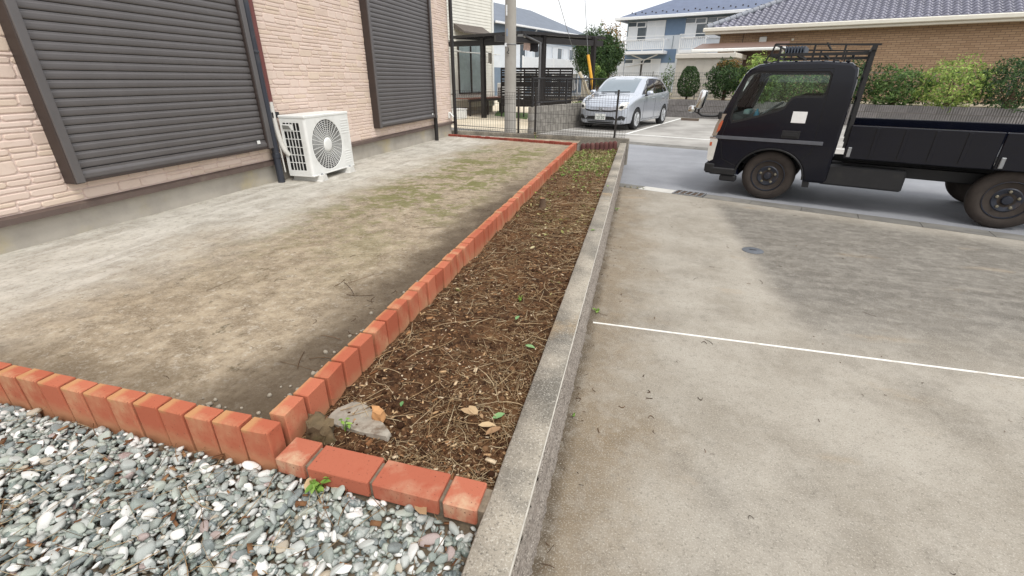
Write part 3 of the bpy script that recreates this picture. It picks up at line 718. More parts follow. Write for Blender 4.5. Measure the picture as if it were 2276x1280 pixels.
# air conditioner -------------------------------------------------
AX0, AX1, AY0, AY1 = -2.735, -2.425, 3.475, 4.27; zg = zp(3.8); AZ0, AZ1 = zg + .075, zg + .695
ac = thing('air_conditioner', 'white air conditioner outdoor unit on two plastic feet beside the house', 'air conditioner', ((AX0 + AX1) / 2, (AY0 + AY1) / 2, zg))
rc = .028
def circ(cy, cz, r_, n_): return [(cy + r_ * cos(2 * pi * k / n_), cz + r_ * sin(2 * pi * k / n_)) for k in range(n_)]
FC = (3.815, AZ0 + .292); FR_ = .272
def wfill(outer, holes, fn, name, mat, parent, thick, nrm):
    r_ = _root(parent); off = r_.location; return fill(outer, holes, lambda a, b: Vector(fn(a, b)) - off, name, mat, parent, thick, nrm)
wfill([(AY0 + rc, AZ0), (AY1 - .01, AZ0), (AY1 - .01, AZ1 - .03), (AY0 + rc, AZ1 - .03)], [circ(FC[0], FC[1], FR_, 56)], lambda a, b: (AX1, a, b), 'front_panel', WHITE, ac, .004, (-1, 0, 0))
gcol0, gcol1, gz0, gz1 = AX0 + .035, AX1 - .075, AZ0 + .05, AZ1 - .075
wfill([(AX0, AZ0), (AX1 - rc, AZ0), (AX1 - rc, AZ1 - .03), (AX0, AZ1 - .03)], [[(gcol0, gz0), (gcol1, gz0), (gcol1, gz1), (gcol0, gz1)]], lambda a, b: (a, AY0, b), 'side_panel', WHITE, ac, .004, (0, 1, 0))
m = MB(); arc = [(AX1 - rc + rc * cos(t), AY0 + rc - rc * sin(t)) for t in [k * pi / 2 / 8 for k in range(9)]]
m.prism(arc + [(AX1 - rc - .004, AY0 + .004), (AX1 - .004, AY0 + rc + .004)], lambda a, b, t: (a, b, t), AZ0, AZ1 - .03); wb(m, 'corner_post', WHITE, ac, smooth=50)
m = MB().box(AX0, AX1 - .004, AY1 - .0105, AY1, AZ0, AZ1 - .03).box(AX0 - .004, AX0 - .0005, AY0 + .004, AY1 - .002, AZ0, AZ1 - .03); wb(m, 'rear_casing', WHITE, ac)
m = MB().cbox(AX0 - .008, AX1 + .005, AY0 - .006, AY1 + .005, AZ1 - .032, AZ1, .014); wb(m, 'top_cover', WHITE, ac)
wb(MB().cbox(AX0, AX1 + .003, AY0 - .002, AY1 + .002, AZ0 - .018, AZ0 - .0005, .004), 'base_pan', WHITE, ac)
wb(MB().box(AX0 + .004, AX0 + .05, AY0 + .03, AY1 - .02, AZ0 + .002, AZ1 - .04), 'coil', simple('dark_coil', srgb(44, 44, 44), .7, .2, 60, metal=.3), ac)
wb(MB().box(AX0 + .05, AX1 - .09, AY0 + .03, AY0 + .04, AZ0 + .002, AZ1 - .04), 'side_coil', MATS['dark_coil'], ac)
M0 = Matrix.Translation((AX1 - .006, FC[0], FC[1])) @ Matrix.Rotation(pi / 2, 4, 'Y')
gr = MB()
for k in range(11): gr.torus(Matrix.Translation((.002, 0, 0)) @ M0, .075 + (FR_ - .078) * k / 10, .0024, 48, 6)
for k in range(30):
    a = 2 * pi * k / 30; gr.bar(M0 @ Vector((.07 * cos(a), .07 * sin(a), .002)), M0 @ Vector(((FR_ - .002) * cos(a), (FR_ - .002) * sin(a), .002)), .0036, .004)
grl = wb(gr, 'fan_grille', WHITE, ac, smooth=60)
wb(MB().lathe([(0, .012), (.05, .0115), (.072, .007), (.076, 0), (.074, -.004), (0, -.004)], M0, 36), 'hub_cap', WHITE, grl, smooth=50)
wb(MB().torus(M0, FR_ + .004, .007, 64, 8), 'grille_rim', WHITE, grl, smooth=180)
fb = MB()
for k in range(3):
    a0 = 2 * pi * k / 3
    P = [(.05, a0), (.235, a0 - .25), (.25, a0 + .75), (.05, a0 + .9)]
    q = [M0 @ Vector((r_ * cos(a), r_ * sin(a), -.05 + (.035 if i in (0, 1) else -.03))) for i, (r_, a) in enumerate(P)]; fb.add(q, [(0, 1, 2, 3)])
wb(fb, 'fan_blade', simple('fan_grey', srgb(96, 98, 98), .5), ac, fix=False)
wb(MB().lathe([(FR_ + .002, -.004), (FR_ + .006, -.08)], M0, 48), 'fan_shroud', BLACKP, ac, fix=False)
# side grille bars
nc, nr = 5, 6; cw, ch = (gcol1 - gcol0) / nc, (gz1 - gz0) / nr; sg = MB()
for i in range(1, nc): sg.box(gcol0 + i * cw - .0035, gcol0 + i * cw + .0035, AY0 - .001, AY0 + .006, gz0 - .002, gz1 + .002)
for k in range(1, nr): sg.box(gcol0 - .002, gcol1 + .002, AY0 - .0015, AY0 + .0055, gz0 + k * ch - .0035, gz0 + k * ch + .0035)
wb(sg, 'side_grille', WHITE, ac)
m = MB().cbox(AX0 + .02, AX0 + .15, AY0 - .004, AY0 + .004, AZ1 - .15, AZ1 - .09, .006); hd = wb(m, 'grip', WHITE, ac)
wb(MB().prism([(AX0 + .03, AZ1 - .142), (AX0 + .135, AZ1 - .142), (AX0 + .11, AZ1 - .106), (AX0 + .03, AZ1 - .1)], lambda a, b, t: (a, t, b), AY0 - .0055, AY0 - .003), 'grip_shadow', simple('grip_grey', srgb(118, 118, 114), .6), hd)
for zz in [AZ1 - .09 - k * .028 for k in range(6)] + [AZ0 + .045 + k * .028 for k in range(6)]:
    wb(MB().cbox(AX1 - .001, AX1 + .004, AY1 - .17, AY1 - .03, zz - .008, zz + .005, .003), 'rib', WHITE, ac)
for yy in (AY0 + .12, AY1 - .13):
    f_ = MB().prism([(-.068, 0), (.068, 0), (.064, .004), (.045, .012), (.032, .06), (.028, .066), (-.028, .066), (-.032, .06), (-.045, .012), (-.064, .004)], lambda a, b, t: (t, yy + a, zg + b), AX0 - .02, AX1 + .055)
    ft = wb(f_, 'foot', simple('foot_plastic', srgb(206, 205, 200), .55, .05, 8, dirt=(srgb(160, 154, 144), 9, .5)), ac)
    wb(MB().lathe([(0, .016), (.009, .014), (.013, .004), (.013, 0)], Matrix.Translation((AX1 - .01 + .03, yy, zg + .066)), 10), 'bolt', STEEL, ft)
# lines from the duct to the unit
HOSE = simple('hose_wrap', srgb(206, 204, 198), .7, .08, 20, .4, 60, dirt=(srgb(150, 140, 120), 8, .6))
ho = thing('refrigerant_hose', 'white wrapped hoses curving from the maroon duct into the air conditioner', 'hose', (HX + .05, 3.46, .5))
def bez(pts, n_=14):
    o = []
    for k in range(n_ + 1):
        t = k / n_; q = [Vector(p) for p in pts]
        while len(q) > 1: q = [q[i].lerp(q[i + 1], t) for i in range(len(q) - 1)]
        o.append(q[0])
    return o
wb(MB().tube(bez([(HX + .035, 3.455, .84), (HX + .035, 3.455, .6), (HX + .06, 3.45, .42), (HX + .1, 3.44, .36), (AX0 + .03, 3.49, .3)], 18), .027, 12), 'insulated_line', HOSE, ho, smooth=60)
wb(MB().tube(bez([(HX + .02, 3.48, .84), (HX + .02, 3.48, .55), (HX + .03, 3.46, .42), (AX0, 3.49, .34)], 14), .016, 10), 'cable', HOSE, ho, smooth=60)
wb(MB().tube([(HX + .05, 3.445, .47), (HX + .06, 3.44, .35), (HX + .07, 3.435, .12)], .008, 8), 'drain_hose', HOSE, ho, smooth=60)
# white outlet by the corner
vt = thing('wall_outlet', 'small white weatherproof outlet cover on the house wall by the street corner', 'outlet', (HX, 8.42, .38))
wb(MB().cbox(HX - .005, HX + .03, 8.38, 8.46, .33, .45, .006), 'box', WHITE, vt)
wb(MB().add([(HX + .03, 8.385, .445), (HX + .03, 8.455, .445), (HX + .1, 8.455, .37), (HX + .1, 8.385, .37), (HX + .03, 8.385, .435), (HX + .03, 8.455, .435), (HX + .095, 8.455, .362), (HX + .095, 8.385, .362)],
            [(0, 1, 2, 3), (4, 7, 6, 5), (0, 4, 5, 1), (1, 5, 6, 2), (2, 6, 7, 3), (3, 7, 4, 0)]), 'hood', WHITE, vt)
# ------------------------------------------------------------------ street fence of welded mesh
MESHP = simple('dark_fence_coat', srgb(52, 49, 47), .5, .1, 8, metal=.2)
fe = thing('mesh_fence', 'dark welded mesh fence with slim posts behind the far brick row', 'fence', (FL0.x, FL0.y, 0))
fd = (FL1 - FL0).normalized(); fn_ = Vector((-fd.y, fd.x, 0))
def fz(s): return -.03 - .012 * s
def fpos(px): # distance along the fence line under a photo pixel
    P = AP(px, 300, FL0, fn_); return (P - FL0).dot(fd)
posts = [fpos(1152), fpos(1189), fpos(1366)]
FH = .92
for s in posts:
    P = FL0 + fd * s
    p = wb(MB().cbox(-.019, .019, -.019, .019, fz(s) - .2, fz(s) + FH + .04, .004, Matrix.Translation((P.x, P.y, 0))), 'post', MESHP, fe)
    wb(MB().cbox(-.021, .021, -.021, .021, fz(s) + FH + .04, fz(s) + FH + .052, .004, Matrix.Translation((P.x, P.y, 0))), 'cap', MESHP, p)
def panel(s0, s1):
    m = MB(); n_ = int((s1 - s0) / .052)
    prof = [(0, .05), (.0, .11), (.035, .145), (0, .18), (0, .42), (0, .74), (.035, .775), (0, .81), (0, .88)]
    for k in range(n_ + 1):
        s = s0 + (s1 - s0) * k / n_; P = FL0 + fd * s
        m.tube([P - fn_ * (.024 + o) + Vector((0, 0, fz(s) + h)) for o, h in prof], .0024, 4, cap=False)
    for o, h in ((0, .06), (0, .11), (.035, .145), (0, .18), (0, .34), (0, .5), (0, .66), (0, .74), (.035, .775), (0, .81), (0, .875)):
        a, b = FL0 + fd * s0, FL0 + fd * s1
        m.tube([a - fn_ * (.028 + o) + Vector((0, 0, fz(s0) + h)), b - fn_ * (.028 + o) + Vector((0, 0, fz(s1) + h))], .0028, 5)
    wb(m, 'wire_panel', MESHP, fe, fix=False)
panel(fpos(1011) + .02, posts[0] + .03); panel(posts[0] + .05, posts[1] - .01); panel(posts[1] + .01, posts[2] + .2)
# ------------------------------------------------------------------ utility pole
PC = AZ(1134, 299, ZD); PC.z = ZD
CPOLE = simple('pole_concrete', srgb(158, 154, 146), .85, .1, 3, .3, 50, dirt=(srgb(126, 122, 114), 1.5, .6))
pole = thing('utility_pole', 'tall grey concrete utility pole standing by the street', 'utility pole', PC)
wb(MB().tube([PC + Vector((0, 0, -.1)), PC + Vector((0, 0, 11))], [.172, .095], 28), 'shaft', CPOLE, pole, smooth=60)
fdir = (CAM - PC); fdir.z = 0; fdir.normalize(); sdir = Vector((-fdir.y, fdir.x, 0))
def plate(px, py0, py1, wd, mat, nm):
    D = (PC - CAM).dot(_fh) - .16; a = AD(px, py0, D); b = AD(px, py1, D); c = (a + b) / 2; rr = .172 - .077 * (c.z - PC.z) / 11
    off = (c - PC).dot(sdir); off = max(-rr * .6, min(rr * .6, off)); fo = sqrt(rr * rr - off * off) + .002
    q = MB(); h = abs(a.z - b.z) / 2
    for s in (0, 1):
        o = fo + .004 * s
        q.v += [tuple(PC * 1 + sdir * (off + sx * wd / 2) + fdir * (o - .35 * abs(sx) * wd * .2) + Vector((0, 0, c.z - PC.z + sz * h))) for sx, sz in ((-1, -1), (1, -1), (1, 1), (-1, 1))]
    q.f = [(0, 3, 2, 1), (4, 5, 6, 7), (0, 1, 5, 4), (1, 2, 6, 5), (2, 3, 7, 6), (3, 0, 4, 7)]
    wb(q, nm, mat, pole)
plate(1127.5, 10, 34, .075, simple('plate_white', srgb(220, 222, 222), .5, .05, 20, dirt=(srgb(90, 90, 96), 60, .7)), 'number_plate')
plate(1128, 63, 80, .06, simple('plate_blue', srgb(122, 136, 156), .5, .05, 20), 'number_plate')
plate(1127, 95, 103, .13, MATS['plate_white'], 'number_plate')
zb_ = AD(1134, 98.5, (PC - CAM).dot(_fh)).z
wb(MB().lathe([(.166, -.008), (.168, 0), (.166, .008)], Matrix.Translation((PC.x, PC.y, zb_)), 28), 'steel_band', STEEL, pole)
hk = AD(1129, 112, (PC - CAM).dot(_fh) - .18)
wb(MB().tube([hk + Vector((0, 0, .08)), hk + sdir * .02, hk + sdir * -.03 + Vector((0, 0, -.06)), hk + sdir * .03 + Vector((0, 0, -.07))], .012, 6), 'hook', BLACKP, pole)
for k in (0, 1, 2): wb(MB().cbox(-.8, .8, -.04, .04, 8.6 + k * .7, 8.68 + k * .7, .01, Matrix.Translation((PC.x, PC.y, 0)) @ Matrix.Rotation(ROADA + pi / 2, 4, 'Z')), 'cross_arm', STEEL, pole)
# guy wires with their guards, running to the parking side
GY = simple('guard_yellow', srgb(214, 158, 38), .5, .08, 6, dirt=(srgb(150, 110, 40), 9, .4)); GW_ = simple('guard_cream', srgb(206, 196, 172), .6, .1, 6)
def guard(name, label, pt, pb, D0, D1, r_, mat, ztop, far=None):
    a, b = AD(*pt, D0), AD(*pb, D1); d = (b - a).normalized(); e = b + d * ((ZD - b.z) / d.z)
    t = thing(name, label, 'guy wire', e)
    wb(MB().tube([a, e], r_, 12), 'guard_sleeve', mat, t, smooth=60)
    top = far if far else a + (a - e).normalized() * ((ztop - a.z) / (a - e).normalized().z)
    wb(MB().tube([a, top], .011, 6), 'wire', STEEL, t, smooth=60)
guard('guy_wire', 'taut guy wire in a yellow plastic guard by the carport post', (1307, 122), (1318, 196), 18.6, 18.4, .055, GY, 9, AD(1300, 60, 18.2) + Vector((-.25, 0, 2.2)))
guard('guy_wire', 'slanted guy wire in a cream guard behind the black railing', (1288, 160), (1311, 212), 19.0, 18.9, .06, GW_, 9, Vector((PC.x, PC.y, 6.2)))
# ------------------------------------------------------------------ truck
def offset_poly(P, d):
    """inset a closed counter-clockwise outline by d"""
    n_ = len(P); o = []
    for i in range(n_):
        a, b, c = Vector(P[i - 1]), Vector(P[i]), Vector(P[(i + 1) % n_])
        e1, e2 = (b - a).normalized(), (c - b).normalized(); n1, n2 = Vector((-e1.y, e1.x)), Vector((-e2.y, e2.x)); q = n1 + n2
        o.append(tuple(b + q * (d / max(.5, q.dot(n1) if q.length else 1))))
    return o
BODY = simple('truck_black_paint', srgb(8, 11, 24), .16, .06, 3, metal=.0, spec=.35, coat=.12, coatr=.03, dirt=(srgb(22, 23, 30), 5, .2))
BLKP = simple('truck_black_trim', srgb(22, 22, 24), .55, .15, 9, dirt=(srgb(52, 50, 46), 8, .35))
TYRE = simple('dusty_tyre', srgb(54, 47, 42), .9, .15, 12, .4, 120)
RIM = simple('truck_rim', srgb(40, 44, 54), .45, .15, 8, metal=.3, dirt=(srgb(104, 84, 66), 9, .5))
CHROME = simple('chrome', srgb(210, 210, 208), .18, .03, 5, metal=1.0)
LENS = simple('lamp_lens', srgb(206, 204, 198), .15, .06, 12, spec=.7, coat=.5)
ORANGE = simple('amber_lens', srgb(184, 92, 62), .25, .08, 12, spec=.6)
TGLASS = glass_mat('truck_glass', (.86, .93, .91)); INTER = simple('cab_interior', srgb(92, 98, 100), .75, .1, 8); SEAT = simple('seat_cloth', srgb(70, 74, 76), .85, .12, 30)
TP = AZ(1705, 446, ZR) + U * -.075
tr = thing('truck', 'black cab-over flatbed truck parked at the kerb across the driveway mouth', 'truck', (TP.x, TP.y, ZR), ROADA); tr.scale = (.97, .97, .97)
def TL(a, b, t): return (a, t, b)                                  # side outline (length, height) at depth t
TW = 1.70
side = [(-.80, .30), (-.38, .31)]
side += [(.42 * cos(t), .335 + .42 * sin(t) * .86) for t in [radians(a) for a in (172, 160, 145, 130, 115, 100, 85, 70, 55, 40, 25, 10)]]
side += [(.44, .31), (.66, .31), (.70, .36), (.72, 1.55), (.70, 1.70), (.62, 1.765), (.3, 1.79), (-.2, 1.785), (-.40, 1.755), (-.50, 1.70), (-.555, 1.63), (-.66, 1.36), (-.752, 1.12), (-.80, .95), (-.825, .78), (-.832, .60), (-.825, .45)]
win = [(-.585, 1.04), (-.30, 1.125), (-.06, 1.21), (.0, 1.245), (.03, 1.30), (.06, 1.36), (.12, 1.385), (.40, 1.39), (.425, 1.41), (.425, 1.62), (.40, 1.645), (-.40, 1.645), (-.455, 1.63), (-.50, 1.585), (-.60, 1.16), (-.605, 1.08)]
win_o = offset_poly(win, -.028)
ins1, ins2 = offset_poly(side, .035), offset_poly(side, .010)
for t0, sgn, nm in ((0, 1, 'near_side'), (TW, -1, 'far_side')):
    fill(ins1, [win_o], lambda a, b: Vector((a, t0, b)), 'cab_side', BODY, tr, .012 * sgn, (0, 1, 0))
    fill(win_o, [win], lambda a, b: Vector((a, t0 + .012 * sgn, b)), 'window_seal', BLKP, tr, .012 * sgn, (0, 1, 0))
    g_ = MB().add([(a, t0 + .02 * sgn, b) for a, b in win], [tuple(range(len(win)))]); g_.build('side_window', TGLASS, tr, fix=False)
# skin swept across the cab
iw = [i for i, p in enumerate(side) if p in ((-.555, 1.63), (-.66, 1.36), (-.752, 1.12))]
st = [(0, ins1), (.010, ins2), (.035, side), (.16, side), (TW - .16, side), (TW - .035, side), (TW - .010, ins2), (TW, ins1)]
m = MB(); gl = MB(); n_ = len(side); vs = [(a, t, b) for t, P in st for a, b in P]; ff = []; gg = []
for j in range(len(st) - 1):
    for i in range(n_):
        q = (j * n_ + i, j * n_ + (i + 1) % n_, (j + 1) * n_ + (i + 1) % n_, (j + 1) * n_ + i)
        if j == 3 and i in iw[:-1]: gg.append(q); continue
        if 2 <= i <= 13 and 2 <= j <= 4: continue
        ff.append(q)
m.add(vs, ff).build('cab_shell', BODY, tr, smooth=35); gl.add(vs, gg).build('windscreen', TGLASS, tr)
bp = MB()
for k in range(9): bp.cbox(-.38 + k * .115, -.33 + k * .115, .12, TW - .12, 1.776, 1.797, .006)
bp.build('roof_ribs', BODY, tr)
MB().cbox(-.855, -.70, -.012, TW + .012, .30, .46, .03).cbox(-.78, -.42, -.014, .07, .29, .40, .02).build('bumper', BLKP, tr)
MB().cbox(-.62, -.40, .0, .12, .21, .29, .012).build('step', BLKP, tr)
dr = MB().cbox(-.77, .55, -.008, .003, .795, .84, .005).build('trim_strip', simple('trim_grey', srgb(84, 86, 92), .45, .08, 10), tr)
MB().prism([(-.80, .47), (-.838, .50), (-.846, .70), (-.835, .80), (-.745, .80), (-.735, .77), (-.755, .50)], TL, -.004, .14).build('headlight', LENS, tr)
MB().cbox(-.848, -.74, -.0065, .05, .79, .815, .004).build('headlight_rim', CHROME, tr)
MB().cbox(-.838, -.80, -.0066, .02, .685, .745, .006).build('side_indicator', ORANGE, tr)
MB().prism([(-.828, .83), (-.80, .98), (-.742, 1.13), (-.68, 1.13), (-.70, 1.10), (-.765, .83)], TL, -.004, .10).build('corner_panel', simple('corner_panel_grey', srgb(150, 138, 126), .35, .1, 7, metal=.2), tr)
MB().prism([(-.775, .87), (-.757, .99), (-.725, 1.05), (-.708, 1.03), (-.735, .91)], TL, -.0065, .02).build('corner_indicator', ORANGE, tr)
# door: shut lines as a raised skin, handle
dl = MB()
for a, b in (((-.70, .80), (-.64, 1.12)), ((-.64, 1.12), (-.53, 1.68)), ((-.53, 1.68), (.45, 1.70)), ((.45, 1.70), (.45, .70)), ((.45, .70), (.36, .60)), ((-.70, .80), (-.63, .52)), ((-.63, .52), (-.42, .43))):
    dl.bar((a[0], -.0008, a[1]), (b[0], -.0008, b[1]), .003, .006)
dl.build('door_gap', simple('gap_black', srgb(6, 6, 7), .8), tr)
hd = MB().cbox(.055, .265, -.0035, .004, .86, .955, .012).build('door_handle', BLKP, tr)
MB().prism([(.075, .885), (.245, .885), (.235, .925), (.10, .925)], TL, -.022, -.005).build('lever', BLKP, hd)
MB().cbox(.125, .29, -.0022, -.0004, 1.055, 1.195, .001).build('sticker', simple('sticker_white', srgb(226, 226, 224), .6, .03, 30), tr)
# arch lip and mudguard
ar = [(r_ * cos(t), .335 + r_ * .87 * sin(t)) for r_ in (.425,) for t in [radians(a) for a in range(0, 181, 10)]]
m = MB().tube([(a, .004, b) for a, b in ar], .014, 6); m.build('arch_lip', BLKP, tr, smooth=60)
MB().prism([(.415, .55), (.475, .55), (.52, .24), (.44, .24)], TL, .02, .26).build('mudguard', BLKP, tr)
lin = [(.44 * cos(radians(a)), .335 + .40 * sin(radians(a))) for a in range(0, 181, 12)]
MB().add([(a, t, b) for t in (.03, .5) for a, b in lin], [(i, i + 1, len(lin) + i + 1, len(lin) + i) for i in range(len(lin) - 1)]).build('wheel_arch', simple('arch_black', srgb(14, 14, 15), .9), tr, fix=False)
# wheels
def truck_wheel(x, y, dual=False):
    R_, wd = .335, .19; Mx = Matrix.Translation((x, y + wd / 2, R_)) @ Matrix.Rotation(pi / 2, 4, 'X')
    h = wd / 2
    wheel = MB().lathe([(.205, -h + .02), (.225, -h + .004), (.26, -h), (.305, -h + .008), (.325, -h + .03), (R_, -h + .05), (R_, h - .05), (.325, h - .03), (.305, h - .008), (.26, h), (.225, h - .004), (.205, h - .02)], Mx, 48).build('tyre', TYRE, tr, smooth=40)
    return wheel, Mx, h
def rim_parts(t, Mx, h):
    rim = MB().lathe([(.208, h - .024), (.212, h - .006), (.205, h - .004), (.198, h - .02), (.192, h - .045), (.17, h - .055), (.150, h - .03), (.125, h - .012), (.085, h - .018), (.06, h - .03), (0, h - .03)], Mx, 40).build('rim', RIM, t, smooth=40)
    for k in range(8):
        a = 2 * pi * k / 8 + .2; MB().lathe([(0, .0), (.022, 0)], Mx @ Matrix.Translation((.158 * cos(a), .158 * sin(a), h - .036)) @ Matrix.Rotation(a, 4, 'Z') @ Matrix.Diagonal((.6, 1.1, 1, 1)) @ Matrix.Rotation(.25, 4, 'Y'), 12).build('vent_hole', MATS['arch_black'], rim, fix=False)
    MB().lathe([(.052, h - .032), (.05, h + .002), (.042, h + .012), (0, h + .014)], Mx, 24).build('hub', RIM, rim, smooth=40)
    for k in range(5):
        a = 2 * pi * k / 5 + .3; MB().lathe([(.019, 0), (.017, .014), (.012, .018), (0, .018)], Mx @ Matrix.Translation((.096 * cos(a), .096 * sin(a), h - .017)), 6).build('wheel_nut', simple('nut_steel', srgb(128, 122, 106), .5, .15, 40, metal=.6) if 'nut_steel' not in MATS else MATS['nut_steel'], rim)
for x in (0, 2.45):
    t, Mx, h = truck_wheel(x, .045); rim_parts(t, Mx, h)
    truck_wheel(x, TW - .235)
MB().cbox(-.5, 3.5, .42, .5, .42, .56, .01).cbox(-.5, 3.5, TW - .5, TW - .42, .42, .56, .01).cbox(-.1, .1, .2, TW - .2, .28, .36, .02).cbox(2.35, 2.55, .2, TW - .2, .28, .38, .02).build('chassis', BLKP, tr)
# flat bed with drop sides
bed = MB().cbox(.80, 3.62, 0.0, TW, .74, .80, .01).build('load_bed', BLKP, tr)
for x0, x1 in ((.80, 2.2), (2.21, 3.6)):
    s_ = MB().cbox(x0, x1, -.006, .03, .66, 1.06, .01).build('side_board', BODY, tr)
    for k in range(1, 5): MB().cbox(x0 + (x1 - x0) * k / 5 - .02, x0 + (x1 - x0) * k / 5 + .02, -.016, -.0065, .70, 1.04, .005).build('rib', BODY, s_)
    MB().cbox(x0 + .03, x0 + .07, -.03, -.007, .68, .80, .005).build('latch', STEEL, s_)
MB().cbox(.80, 3.6, TW - .03, TW + .004, .66, 1.06, .01).cbox(3.6, 3.63, -.004, TW + .004, .66, 1.06, .01).build('rear_boards', BODY, tr)
gt = MB()
for y in (.06, TW / 2, TW - .06): gt.bar((.79, y, .78), (.79, y, 1.92), .045)
for z in (1.1, 1.35, 1.6, 1.78): gt.bar((.79, .06, z), (.79, TW - .06, z), .03)
gt.bar((.79, .0, 1.92), (.79, TW, 1.92), .05); gt.build('headboard_guard', BLKP, tr)
MB().cbox(.62, 1.5, .04, .18, .30, .56, .02).build('fuel_tank', BLKP, tr)
# roof carrier
rk = MB(); ys = (.10, TW - .10)
for y in ys:
    rk.bar((-.30, y, 1.865), (.80, y, 1.865), .03, .035); rk.bar((-.27, y, 1.99), (.85, y, 1.955), .02)
    for x in (-.2, .18, .50): rk.bar((x, y, 1.79), (x, y, 1.97), .022)
    rk.bar((-.30, y, 1.865), (-.27, y, 1.99), .02)
for x in (-.30, .0, .3, .6): rk.bar((x, ys[0], 1.862), (x, ys[1], 1.862), .028)
for x in (-.27, .3): rk.bar((x, ys[0], 1.985), (x, ys[1], 1.985), .018)
for x in (-.36, .4): rk.bar((x, ys[0], 1.745), (x + .04, ys[0], 1.862), .02)
rk.build('roof_rack', BLKP, tr)
for k in range(7): MB().cbox(-.19 + k * .036, -.172 + k * .036, .5, 1.15, 1.885, 1.985, .003).build('cargo_slat', simple('slate_plastic', srgb(74, 82, 94), .5, .1, 10) if 'slate_plastic' not in MATS else MATS['slate_plastic'], tr)
# mirror
mr = MB().tube([(-.80, .02, 1.10), (-.90, -.04, 1.095), (-1.0, -.06, 1.10), (-1.05, -.07, 1.13), (-1.06, -.07, 1.24)], .016, 8).build('mirror_arm', BLKP, tr, smooth=60)
Mm = Matrix.Translation((-1.035, -.07, 1.31)) @ Matrix.Rotation(radians(12), 4, 'Y')
MB().lathe([(0, -.13), (.045, -.125), (.062, -.10), (.066, 0), (.062, .10), (.045, .125), (0, .13)], Mm @ Matrix.Diagonal((.85, 1.3, 1, 1)), 20).build('mirror_head', CHROME, mr, smooth=60)
MB().lathe([(0, -.05), (.04, -.045), (.056, -.02), (.06, .01), (.05, .045), (0, .055)], Matrix.Translation((-1.15, -.06, 1.175)), 18).build('round_mirror', CHROME, mr, smooth=60)
MB().bar((-1.05, -.068, 1.13), (-1.12, -.062, 1.15), .014).build('mirror_stay', BLKP, mr)
MB().cbox(-.79, -.74, -.03, .03, 1.06, 1.16, .015).build('mirror_base', BLKP, tr)
# inside of the cab
MB().prism([(-.72, .80), (-.74, 1.06), (-.60, 1.14), (-.48, 1.10), (-.40, .95), (-.42, .80)], TL, .08, TW - .08).build('dashboard', INTER, tr)
MB().torus(Matrix.Translation((-.30, TW - .45, 1.13)) @ Matrix.Rotation(radians(-38), 4, 'Y'), .21, .016, 36, 8).bar((-.30, TW - .66, 1.13), (-.30, TW - .24, 1.13), .03).bar((-.30, TW - .45, 1.13), (-.46, TW - .45, .98), .05).build('steering_wheel', simple('steering_grey', srgb(150, 156, 158), .5, .05, 9), tr, smooth=60)
for y0, y1 in ((.14, .72), (.98, 1.54)):
    MB().cbox(-.02, .46, y0, y1, .80, .96, .05).cbox(.36, .54, y0, y1, .90, 1.42, .06).cbox(.42, .52, y0 + .15, y1 - .15, 1.44, 1.62, .04).build('seat', SEAT, tr)
MB().prism([(-.12, .95), (-.02, .96), (.16, 1.15), (.12, 1.18), (-.08, 1.09)], TL, TW - .75, TW - .5).build('folder', simple('paper_white', srgb(214, 220, 220), .6, .03, 9), tr)
MB().lathe([(.036, 0), (.038, .01), (.038, .11), (.028, .145), (.013, .16), (.013, .19), (0, .19)], Matrix.Translation((-.36, .45, 1.0)), 16).build('blue_bottle', simple('blue_bottle', srgb(96, 176, 208), .3, .05, 9), tr, smooth=40)
MB().cbox(-.56, -.48, .2, .5, 1.1, 1.16, .01, Matrix.Rotation(.05, 4, 'Y')).build('papers', simple('papers_pale', srgb(176, 208, 206), .7, .1, 20), tr)
MB().cbox(.68, .70, .05, TW - .05, .32, 1.05, .004).build('rear_lining', INTER, tr)
MB().prism([(-.44, 1.62), (-.50, 1.58), (-.62, 1.16), (-.58, 1.15)], TL, TW - .06, TW - .02).build('far_pillar', INTER, tr)

# ------------------------------------------------------------------ car
SILVER = simple('silver_blue_paint', srgb(188, 194, 204), .26, .03, 2, metal=.5, spec=.5, coat=1.0, coatr=.03)
CGL = simple('car_glass', srgb(26, 30, 34), .06, .05, 2, spec=.9, coat=1.0, coatr=.02)
CWS = simple('windscreen_glass', srgb(104, 118, 128), .05, .05, 2, spec=.9, coat=1.0, coatr=.02)
CTY = simple('car_tyre', srgb(32, 32, 33), .85, .1, 12); CBK = simple('car_black', srgb(20, 21, 23), .45, .1, 9)
CSIL = simple('wheel_silver', srgb(188, 190, 192), .35, .05, 8, metal=.6); PLATE = simple('plate_face', srgb(222, 224, 220), .5, .03, 20); INK = simple('plate_ink', srgb(44, 84, 66), .6)
CP = AZ(1409, 288, ZD); ca = atan2(-CARDIR.x, CARDIR.y) - radians(3.5)
Mc = Matrix.Rotation(ca, 4, 'Z'); fw = Vector((.79, .80, 0)); ori = CP - (Mc @ fw) * 1.07
car = thing('parked_car', 'silver blue compact hatchback parked nose out in the lot behind the fence', 'car', (ori.x, ori.y, ZD), ca); car.scale = (1.07, 1.07, 1.07)
